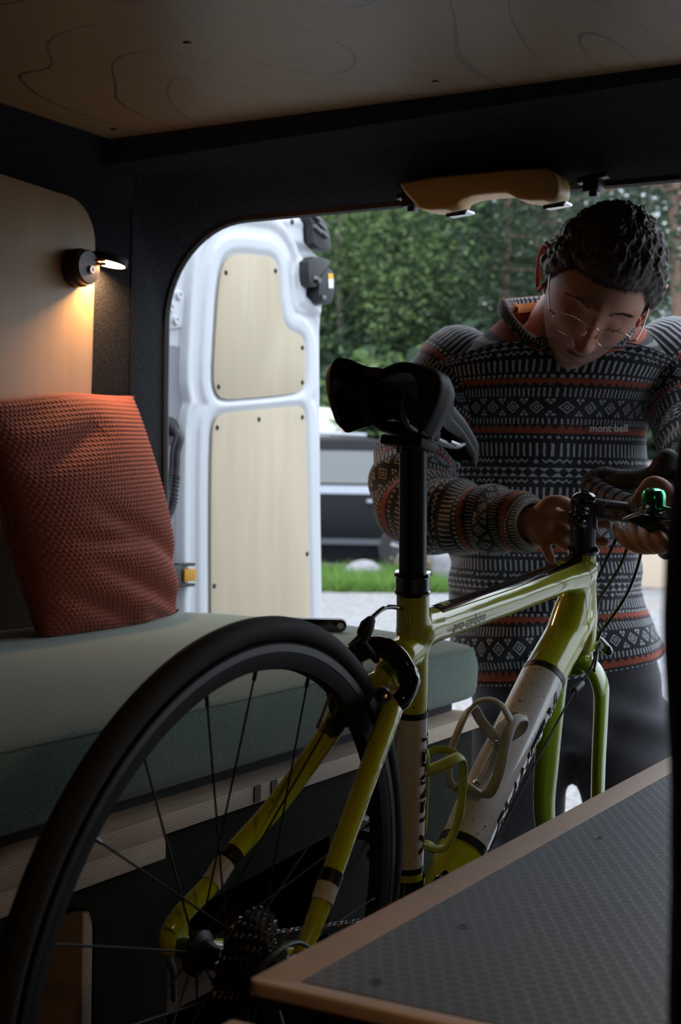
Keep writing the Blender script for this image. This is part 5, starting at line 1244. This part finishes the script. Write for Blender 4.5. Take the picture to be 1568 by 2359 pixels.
while cnt < 15000:
    a = rnd.uniform(0, 2*PI); cz_ = rnd.uniform(-.45, 1); sn = math.sqrt(1-cz_*cz_); n_ = V((sn*math.cos(a), sn*math.sin(a), cz_)); m_ = hmask(*n_)
    if m_ < .0: continue
    cnt += 1
    # growth direction: from the crown forward over the top, down on the sides
    gdir = V((n_.x*.6, .9 if n_.z > .4 else .1, -.35 if n_.z > .4 else -1)); gdir = gdir+V((noise.noise(n_*5), noise.noise(n_*5+V((7, 0, 0))), noise.noise(n_*5+V((0, 7, 0)))))*1.1
    gdir = (gdir-n_*gdir.dot(n_)).normalized(); ln_ = (.020 if n_.z > .25 else .011)*rnd.uniform(.6, 1.2)*min(1, .35+m_*2)
    th_ = min(1, max(0, m_)/.3); p0 = headpt(*n_, off=.001+.012*th_*rnd.random()); w_ = gdir.cross(n_)*rnd.uniform(.0004, .0008)
    lift = rnd.uniform(.15, .6); pts = [p0, p0+gdir*ln_*.5+n_*ln_*lift*.55, p0+gdir*ln_+n_*ln_*lift*.6]
    vs = []
    for j, p in enumerate(pts): k = (1, .8, .12)[j]; vs += [HP(*(p-w_*k)), HP(*(p+w_*k))]
    st_.add(vs, [(0, 1, 3, 2), (2, 3, 5, 4)])
so = obj('hair_strands', st_, 'hair', hair, smooth=180); so['kind'] = 'stuff'
# eyebrows
for sg in (-1, 1):
    eb = MB()
    for j in range(80):
        t = rnd.random(); x = sg*(.014+.034*t); z = .0185+.005*math.sin(PI*min(1, t*1.1))-.005*t**2+rnd.uniform(-.003, .003)*(1-.5*t)
        ny = math.sqrt(max(.01, 1-(x/.0755)**2-(z/.116)**2)); p = headpt(x/.0755, ny, z/.116, .0012); d_ = V((sg*.008, -.002, rnd.uniform(-.001, .004)))
        eb.add([HP(*(p-V((0, 0, .0005)))), HP(*(p+V((0, 0, .0005)))), HP(*(p+d_+V((0, .001, 0))))], [(0, 1, 2)])
    obj('eyebrow', eb, 'hair', person, smooth=180)
    lash = MB().tube(spline([HP(sg*x, y, z) for x, y, z in ((.020, .0880, -.004), (.027, .0925, -.0075), (.035, .0915, -.0075), (.043, .0840, -.004))], 5), .0009, 6); obj('eyelashes', lash, 'hair', person)
# glasses
M['gold'] = plain('rose_gold_wire', (.70, .42, .30), .25, metal=1)
gl = None
for sg in (-1, 1):
    pts = []
    for k in range(40):
        a = 2*PI*k/40; x = math.copysign(abs(math.cos(a))**.85, math.cos(a))*.0250; z = math.copysign(abs(math.sin(a))**.85, math.sin(a))*.0142
        pts.append(HP(sg*.0345+x, .1130-((sg*.0345+x)**2)*2.4, -.010+z-.000))
    o_ = obj('glasses', MB().loop(pts, .0010, 8), 'gold', gl or person) if gl is None else obj('rim', MB().loop(pts, .0010, 8), 'gold', gl)
    if gl is None: gl = o_; 
    cen = HP(sg*.0345, .1130-(.0345**2)*2.4+.0006, -.010)
    obj('lens', MB().add([cen]+pts, [(0, k+1, (k+1) % 40+1) for k in range(40)]), 'lens', gl, smooth=180)
    obj('hinge', MB().tube([HP(sg*.0590, .1050, -.006), HP(sg*.0680, .1000, -.0045)], .0018, 8, rnd=True), 'gold', gl)
    obj('temple', MB().tube(spline([HP(sg*.0680, .1000, -.0045), HP(sg*.0745, .070, -.001), HP(sg*.0790, .030, .006), HP(sg*.0800, .0, .012), HP(sg*.0770, -.022, .006)], 5), .0011, 8), plain('temple_wire', (.42, .36, .34), .3, metal=.9) if sg < 0 else bpy.data.materials['temple_wire'], gl)
    obj('nose_pad', MB().ball(HP(sg*.0075, .1120, -.014), (.0016, .0022, .0042), (HRt, HF, HU), 10, 8), 'lens', gl)
obj('bridge', MB().tube(spline([HP(-.0100, .1125, -.004), HP(-.004, .1155, .0005), HP(.004, .1155, .0005), HP(.0100, .1125, -.004)], 5), .0011, 8), 'gold', gl)

# ================================================================== CAR PARK AND FOREST
def gpt(px_, d): p = at(px_, 1104, d); return V((p.x, p.y, gz(p.x, p.y)))
# --- dark hatchback, side on
M['car_paint'] = plain('dark_metallic_paint', (.008, .009, .012), .5, coat=0, spec=.2)
M['car_glass'] = plain('car_glass', (.02, .03, .03), .05, coat=1, spec=1)
def car():
    a = gpt(858, 19.0); ux = RB.copy(); uy = V((-ux.y, ux.x, 0)); gz0 = a.z-.02
    root = empty('car', (a.x, a.y, gz0), 'dark grey estate car parked behind the grass verge, seen past the open door', 'car')
    def Q(x, y, z): return V((a.x, a.y, gz0))+ux*x+uy*y+V((0, 0, z))
    # x runs along the car, -2.9 (tail) .. 1.6 (nose)
    prof = [(-2.95, .55), (-2.98, .85), (-2.90, 1.05), (-2.80, 1.18), (-2.55, 1.62), (-2.2, 1.72), (-1.2, 1.765), (-.2, 1.745), (.35, 1.62), (1.0, 1.18), (1.8, 1.05), (2.05, .80), (2.05, .45)]
    def yw_(z): return .90-max(0, z-1.08)**1.0*.30-(.06 if z < .5 else 0)
    lower = [(-2.95, .30), (-2.97, .55), (-2.98, .85), (-2.90, 1.08), (1.55, 1.10), (1.95, .95), (2.06, .75), (2.04, .30)]
    low = MB()
    secs = [(.30, -.84), (.45, -.90), (.70, -.91), (.95, -.90), (1.06, -.87), (1.10, -.80)]
    secs = [(.13, -.80)]+secs[1:]; xs = np.linspace(-2.95, 2.04, 60); P = []
    for x in xs:
        topz = float(np.interp(x, [-2.95, -2.85, 1.2, 1.8, 2.04], [.95, 1.10, 1.10, 1.02, .80])); e = float(np.interp(x, [-2.95, -2.7, 1.5, 2.04], [.82, 1, 1, .75]))
        row = [Q(x, yy*e, .13+(zz_-.13)*(topz-.13)/.97) for zz_, yy in secs]; row += [Q(x, -yy*e, .13+(zz_-.13)*(topz-.13)/.97) for zz_, yy in secs[::-1]]; P.append(row)
    low.grid(P, True); m_ = len(P[0]); low.f.append(tuple(range(m_-1, -1, -1))); low.f.append(tuple((len(P)-1)*m_+k for k in range(m_)))
    bdy = obj('car_body', low, 'car_paint', root, smooth=45)
    # greenhouse
    gh = []
    for z, x0, x1, w in ((1.08, -2.82, 1.15, .84), (1.12, -2.80, 1.08, .84), (1.60, -2.52, .38, .66), (1.70, -2.35, .10, .60), (1.755, -1.9, -.2, .48)):
        gh.append([Q(x0, -w, z), Q((x0+x1)/2, -w-.03, z), Q(x1, -w, z), Q(x1+.05, 0, z), Q(x1, w, z), Q((x0+x1)/2, w+.03, z), Q(x0, w, z), Q(x0-.05, 0, z)])
    gm = MB().grid(gh, True); o = len(gm.v)-8; gm.f.append(tuple(o+k for k in range(8))); obj('cabin', gm, 'car_paint', root, smooth=30, weld=True)
    def wy(z): return -(.84+(.66-.84)*(z-1.12)/.48)-.035
    for x0, x1, x2, x3 in ((-2.45, -1.35, -1.35, -2.28), (-1.10, .02, .02, -1.02), (.14, .92, .38, .16)):
        ps = [(x0, 1.15), (x1, 1.15), (x2, 1.56), (x3, 1.56)]
        obj('side_window', MB().prism([Q(x, wy(z)-.004, z) for x, z in ps], uy*.02), 'car_glass', root, bevel=.0)
    obj('belt_trim', MB().prism([Q(-2.7, -.905, 1.02), Q(1.3, -.905, 1.02), Q(1.3, -.895, 1.12), Q(-2.7, -.895, 1.12)], uy*.02), plain('silver_trim', (.42, .44, .50), .3, metal=.6), root)
    obj('roof_rail', MB().tube([Q(-2.2, -.60, 1.755), Q(-1.2, -.61, 1.80), Q(-.1, -.60, 1.765)], .022, 8), bpy.data.materials['silver_trim'], root)
    for x in (-1.28, -.10): obj('door_handle', MB().obox(Q(x+.11, -.925, .93), ux*.10, uy*.02, V((0, 0, .022))), bpy.data.materials['silver_trim'], root, bevel=.01)
    obj('sill_trim', MB().obox(Q(-.6, -.925, .42), ux*1.05, uy*.015, V((0, 0, .035))), plain('sill_grey', (.08, .085, .1), .5), root)
    for x in (-2.18, .40):
        for yy, s_ in ((-.85, -1), (.85, 1)):
            w_ = obj('wheel', MB().lathe([(.19, .10), (.30, .11), (.335, .08), (.335, -.08), (.30, -.11), (.19, -.10)], Q(x, yy, .335), uy, 36), 'tyre', root)
            obj('hubcap', MB().lathe([(.0, .06), (.06, .05), (.20, .055), (.205, .09)], Q(x, yy, .335), uy*s_, 30), 'dark_steel', w_)
            for k in range(5):
                an = 2*PI*k/5+.3; dd = ux*math.cos(an)+V((0, 0, math.sin(an))); obj('rim_spoke', MB().obox(Q(x, yy, .335)+dd*.11+uy*s_*.085, dd*.09, dd.cross(uy)*.018, uy*.012), 'steel', w_, bevel=.004)
    obj('antenna', MB().tube([Q(-.55, 0, 1.75), Q(-.35, 0, 2.0)], .008, 6), 'matte_black', root)
car()
# --- cream camper van further back
def camper():
    a = gpt(700, 27.0); ux = RB.copy(); uy = V((-ux.y, ux.x, 0)); 
    root = empty('camper_van', a, 'cream camper van with a dark window behind the dark car', 'van')
    def Q(x, y, z): return a+ux*x+uy*y+V((0, 0, z))
    sec = [(-2.6, .4), (-2.6, 2.1), (-2.35, 2.42), (.45, 2.46), (.62, 2.36), (.80, 2.0), (.98, 1.4), (1.05, .9), (1.05, .4)]
    obj('van_body', MB().prism([Q(x, -1, z) for x, z in sec], uy*2), plain('cream_paint', (.80, .78, .72), .35), root, bevel=.06, bseg=3)
    obj('side_window', MB().prism([Q(x, -1.01, z) for x, z in ((-2.0, 1.35), (.22, 1.35), (.14, 1.90), (-2.0, 1.90))], uy*-.01), 'car_glass', root)
    obj('tail_stripe', MB().prism([Q(x, -1.01, z) for x, z in ((.66, 2.2), (.76, 2.1), (1.02, 1.3), (.88, 1.3))], uy*-.01), plain('pink_stripe', (.80, .35, .33), .4), root)
    for x in (-1.8, .3): obj('wheel', MB().lathe([(.0, .1), (.3, .11), (.33, .08), (.33, -.08), (.3, -.11), (0, -.1)], Q(x, -.85, .33), uy, 24), 'tyre', root)
camper()
# --- pale shed wall seen between the man's side and sleeve
a = gpt(1500, 17.0); 
sh = empty('shed', a, 'small pale tan shed glimpsed between the man and his left sleeve', 'shed')
uy = V((-RB.y, RB.x, 0))
obj('wall', MB().obox(a+V((0, 0, .68)), RB*.9, uy*.6, V((0, 0, .68))), plain('tan_boards', (.62, .50, .38), .7), sh, bevel=.01)
obj('roof', MB().obox(a+V((0, 0, 1.40)), RB*1.0, uy*.72, V((0, 0, .04))), plain('shed_roof', (.25, .22, .2), .7), sh, bevel=.01)
# --- boulder, pale rock, dry bush
def rock(c, r, nm, lb, mat):
    mb = MB().ball(c, r, None, 28, 18); mb.v = [tuple(V(v)+(V(v)-c)*.35*noise.noise(V(v)*2.2+V((5, 0, 0)))) for v in mb.v]
    return tag(obj(nm, mb, mat, smooth=180), lb, 'rock')
M['rock'] = noisy('pale_rock', (.20, .195, .21), (.30, .29, .31), 7, .9, .5, .02)
a = gpt(832, 16.9); rock(a+V((0, 0, .08)), (.27, .22, .17), 'boulder', 'grey boulder lying in the grass in front of the dark car', 'rock')
a = gpt(1030, 16.3); rock(a+V((0, 0, .20)), (.22, .2, .30), 'boulder', 'pale upright stone beside the man\'s hip behind the grass', 'rock')
# --- leafy things
def leaf_mat(nm, c0, c1, tr=.3):
    m, nt, b = new_mat(nm); setp(b, c0, .6, spec=.3); gi = nt.nodes.new('ShaderNodeNewGeometry')
    c = ramp(nt, gi.outputs['Random Per Island'], [(0, c0), (1, c1)]); nt.links.new(c, b.inputs['Base Color'])
    o = nt.nodes['Material Output']; t = nt.nodes.new('ShaderNodeBsdfTranslucent'); nt.links.new(c, t.inputs[0]); mx = nt.nodes.new('ShaderNodeMixShader'); mx.inputs[0].default_value = tr
    nt.links.new(b.outputs[0], mx.inputs[1]); nt.links.new(t.outputs[0], mx.inputs[2]); nt.links.new(mx.outputs[0], o.inputs[0]); return m
M['leafA'] = leaf_mat('bright_green_leaves', (.085, .14, .05), (.17, .25, .09)); M['leafB'] = leaf_mat('dark_green_leaves', (.038, .070, .042), (.075, .125, .07))
M['leafC'] = leaf_mat('pine_needles', (.04, .065, .045), (.08, .115, .07)); M['grassm'] = leaf_mat('verge_grass', (.09, .20, .035), (.20, .33, .075)); M['dry'] = leaf_mat('dry_leaves', (.26, .17, .11), (.42, .30, .20))
M['bark'] = noisy('pine_bark', (.18, .11, .08), (.30, .19, .14), 6, .9, .6, .02, stretch=(3, 3, .6)); M['bark2'] = noisy('grey_bark', (.12, .11, .09), (.2, .18, .15), 6, .9, .6, .02, stretch=(3, 3, .6))
def leaves(n, clumps, spread, size, seed, flat=.5):
    """numpy cloud of two-triangle leaves gathered in clumps; clumps=(k,3) centres"""
    r = np.random.default_rng(seed); k = len(clumps); c = clumps[r.integers(0, k, n)]+r.normal(size=(n, 3))*spread
    a = r.normal(size=(n, 3)); a[:, 2] *= flat; a /= np.linalg.norm(a, axis=1)[:, None]; b = r.normal(size=(n, 3)); b = np.cross(a, b); b /= np.linalg.norm(b, axis=1)[:, None]
    s = size*r.uniform(.6, 1.3, n)[:, None]; v = np.stack([c-a*s, c-b*s*.45, c+a*s, c+b*s*.45], 1).reshape(-1, 3)
    return v, [tuple(range(4*i, 4*i+4)) for i in range(n)]
def crown(kind, seed, h):
    r = np.random.default_rng(seed)
    if kind == 'broad':
        cl = []; 
        for i in range(70): d = r.normal(size=3); d /= np.linalg.norm(d); rad = r.uniform(.55, 1); cl.append((d[0]*h*.27*rad, d[1]*h*.27*rad, h*.58+d[2]*h*.38*rad))
        return leaves(12000, np.array(cl), h*.046, .085, seed)
    if kind == 'bush':
        cl = []
        for i in range(46): d = r.normal(size=3); d /= np.linalg.norm(d); cl.append((d[0]*h*.62, d[1]*h*.62, h*.5+d[2]*h*.42))
        return leaves(5200, np.array(cl), h*.08, .085*h/2+.02, seed)
    cl = []       # pine: whorls of drooping boughs
    for z in np.linspace(h*.34, h*.98, 20):
        rr_ = (h-z)*.24+.35
        for j in range(6):
            a = r.uniform(0, 2*PI); q = r.uniform(.25, 1)
            cl.append((math.cos(a)*rr_*q, math.sin(a)*rr_*q, z-q*.35+r.uniform(-.3, .3)))
    return leaves(7000, np.array(cl), .33, .115, seed, .3)
def trunk(h, kind, seed):
    r = random.Random(seed); pts = [V((r.uniform(-.1, .1)*(i > 0), r.uniform(-.1, .1)*(i > 0), h*.96*i/7)) for i in range(8)]; mb = MB().tube(pts, list(np.linspace(h*.008+.03, .02, 8)), 10)
    for i in range(14 if kind != 'pine' else 26):
        z = h*r.uniform(.25, .9); a = r.uniform(0, 2*PI); L_ = (h-z)*.22+.3; p = V((0, 0, z)); e = V((math.cos(a)*L_, math.sin(a)*L_, z+(L_*.45 if kind != 'pine' else -.1))); mb.tube([p, (p+e)/2+V((0, 0, .08)), e], [.045, .03, .01], 5)
    return mb
protot = {}
TREES = []
def tree(kind, nm, x, d, h, s, rot, lb, grp, leafm, seed=0):
    base = gpt(x, d); key = (kind, seed, leafm)
    root = empty(nm, base, lb, 'bush' if kind == 'bush' else 'tree', grp, mat4=Matrix.Translation(base) @ Matrix.Rotation(rot, 4, 'Z') @ Matrix.Scale(s, 4))
    if key not in protot:
        v, f = crown(kind, seed, h); me = bpy.data.meshes.new('foliage'); me.from_pydata(v.tolist(), [], f); me.materials.append(M[leafm])
        tmx_ = None
        if kind != 'bush': tb_ = trunk(h, kind, seed); tmx_ = bpy.data.meshes.new('trunk'); tmx_.from_pydata(tb_.v, [], tb_.f); tmx_.polygons.foreach_set('use_smooth', [True]*len(tmx_.polygons)); tmx_.materials.append(M['bark' if kind == 'pine' else 'bark2'])
        protot[key] = (me, tmx_)
    me, tmx_ = protot[key]
    fo = bpy.data.objects.new('foliage', me); COL.objects.link(fo); fo.parent = root; fo['kind'] = 'stuff'
    if tmx_: to = bpy.data.objects.new('trunk', tmx_); COL.objects.link(to); to.parent = root
    return root
rt = random.Random(11)
ORD = 'first second third fourth fifth sixth seventh eighth ninth tenth eleventh twelfth thirteenth fourteenth fifteenth sixteenth seventeenth eighteenth'.split()
BR_ = [(600, 33, .95), (700, 38, 1.1), (775, 31, .95), (850, 37, 1.12), (930, 32, .85), (1000, 40, .90), (1100, 41, .70), (1200, 37, .60), (1330, 36, .55), (1470, 37, .62), (1600, 33, .62)]
PN_ = [(650, 47, 1.1), (800, 50, 1.1), (900, 45, 1.1), (985, 52, 1.1), (1060, 44, 1.05), (1140, 50, 1.1), (1225, 45, .95), (1310, 54, 1.05), (1405, 46, 1.0), (1480, 55, 1.0), (1546, 29, .9), (1660, 46, 1.), (1035, 33, .85), (1160, 34, .9), (1262, 38, .9)]
BS_ = [(640, 33, 1.7), (720, 35, 1.8), (800, 32, 1.7), (870, 30.5, 1.5), (930, 28, 1.3), (1000, 31, 1.6), (1060, 28, 1.25), (1150, 30, 1.4), (1240, 28, 1.2), (1340, 30, 1.4), (1430, 28, 1.3), (1510, 31, 1.6), (1590, 27, 1.2), (1680, 29, 1.4)]
for i, (x, d, s) in enumerate(BR_):
    tree('broad', 'broadleaf_tree', x, d, 11, s, rt.uniform(0, 6), 'broadleaf tree, %s from the left of the leafy trees behind the parked cars' % ORD[i], 'broadleaf trees of the woodland', ('leafA', 'leafB', 'leafA')[i % 3], (1, 2, 3)[i % 3])
for i, (x, d, s) in enumerate(PN_):
    tree('pine', 'pine_tree', x, d, 17, s, rt.uniform(0, 6), ('pine with bare reddish trunk at the right edge, nearest of the pines' if i == 10 else 'tall dark pine, %s from the left of the pines behind the leafy trees' % ORD[i]), 'pines of the woodland', 'leafC', (5, 6)[i % 2])
for i, (x, d, s) in enumerate(BS_):
    tree('bush', 'undergrowth_bush', x, d, 2.6, s, rt.uniform(0, 6), 'leafy undergrowth bush, %s from the left along the foot of the trees' % ORD[i], 'undergrowth bushes', ('leafB', 'leafA', 'leafB')[i % 3], (8, 9)[i % 2])
db = tree('bush', 'dry_bush', 1010, 16.6, .55, 1.0, 0, 'low brown dry bush at the end of the grass verge beside the man', None, 'dry', 21)
# grass verge
def blades(n, x0, x1, d0, d1, hh, seed, drop=0):
    r = np.random.default_rng(seed); vs = np.zeros((n*3, 3)); A_ = np.array(gpt(x0, d0)); B_ = np.array(gpt(x1, d0)); C_ = np.array(gpt(x0, d1))
    u = r.random(n)[:, None]; v = r.random(n)[:, None]; p = A_+(B_-A_)*u+(C_-A_)*v; p[:, 2] = [gz(a, b) for a, b in p[:, :2]]
    an = r.uniform(0, 2*PI, n); w = np.stack([np.cos(an), np.sin(an), 0*an], 1)*.012; le = r.normal(size=(n, 3))*.09; le[:, 2] = hh*r.uniform(.5, 1.2, n)*(.7+.5*np.sin(u[:, 0]*60)*np.cos(v[:, 0]*9))
    vs[0::3] = p-w; vs[1::3] = p+w; vs[2::3] = p+le
    me = bpy.data.meshes.new('grass'); me.from_pydata(vs.tolist(), [], [(3*i, 3*i+1, 3*i+2) for i in range(n)]); me.materials.append(M['grassm']); o = bpy.data.objects.new('grass', me); COL.objects.link(o); WM[o] = Matrix(); return o
tag(blades(16000, 560, 1060, 15.4, 17.6, .20, 4), 'strip of bright green grass between the gravel and the dark car', 'grass', kind='stuff')
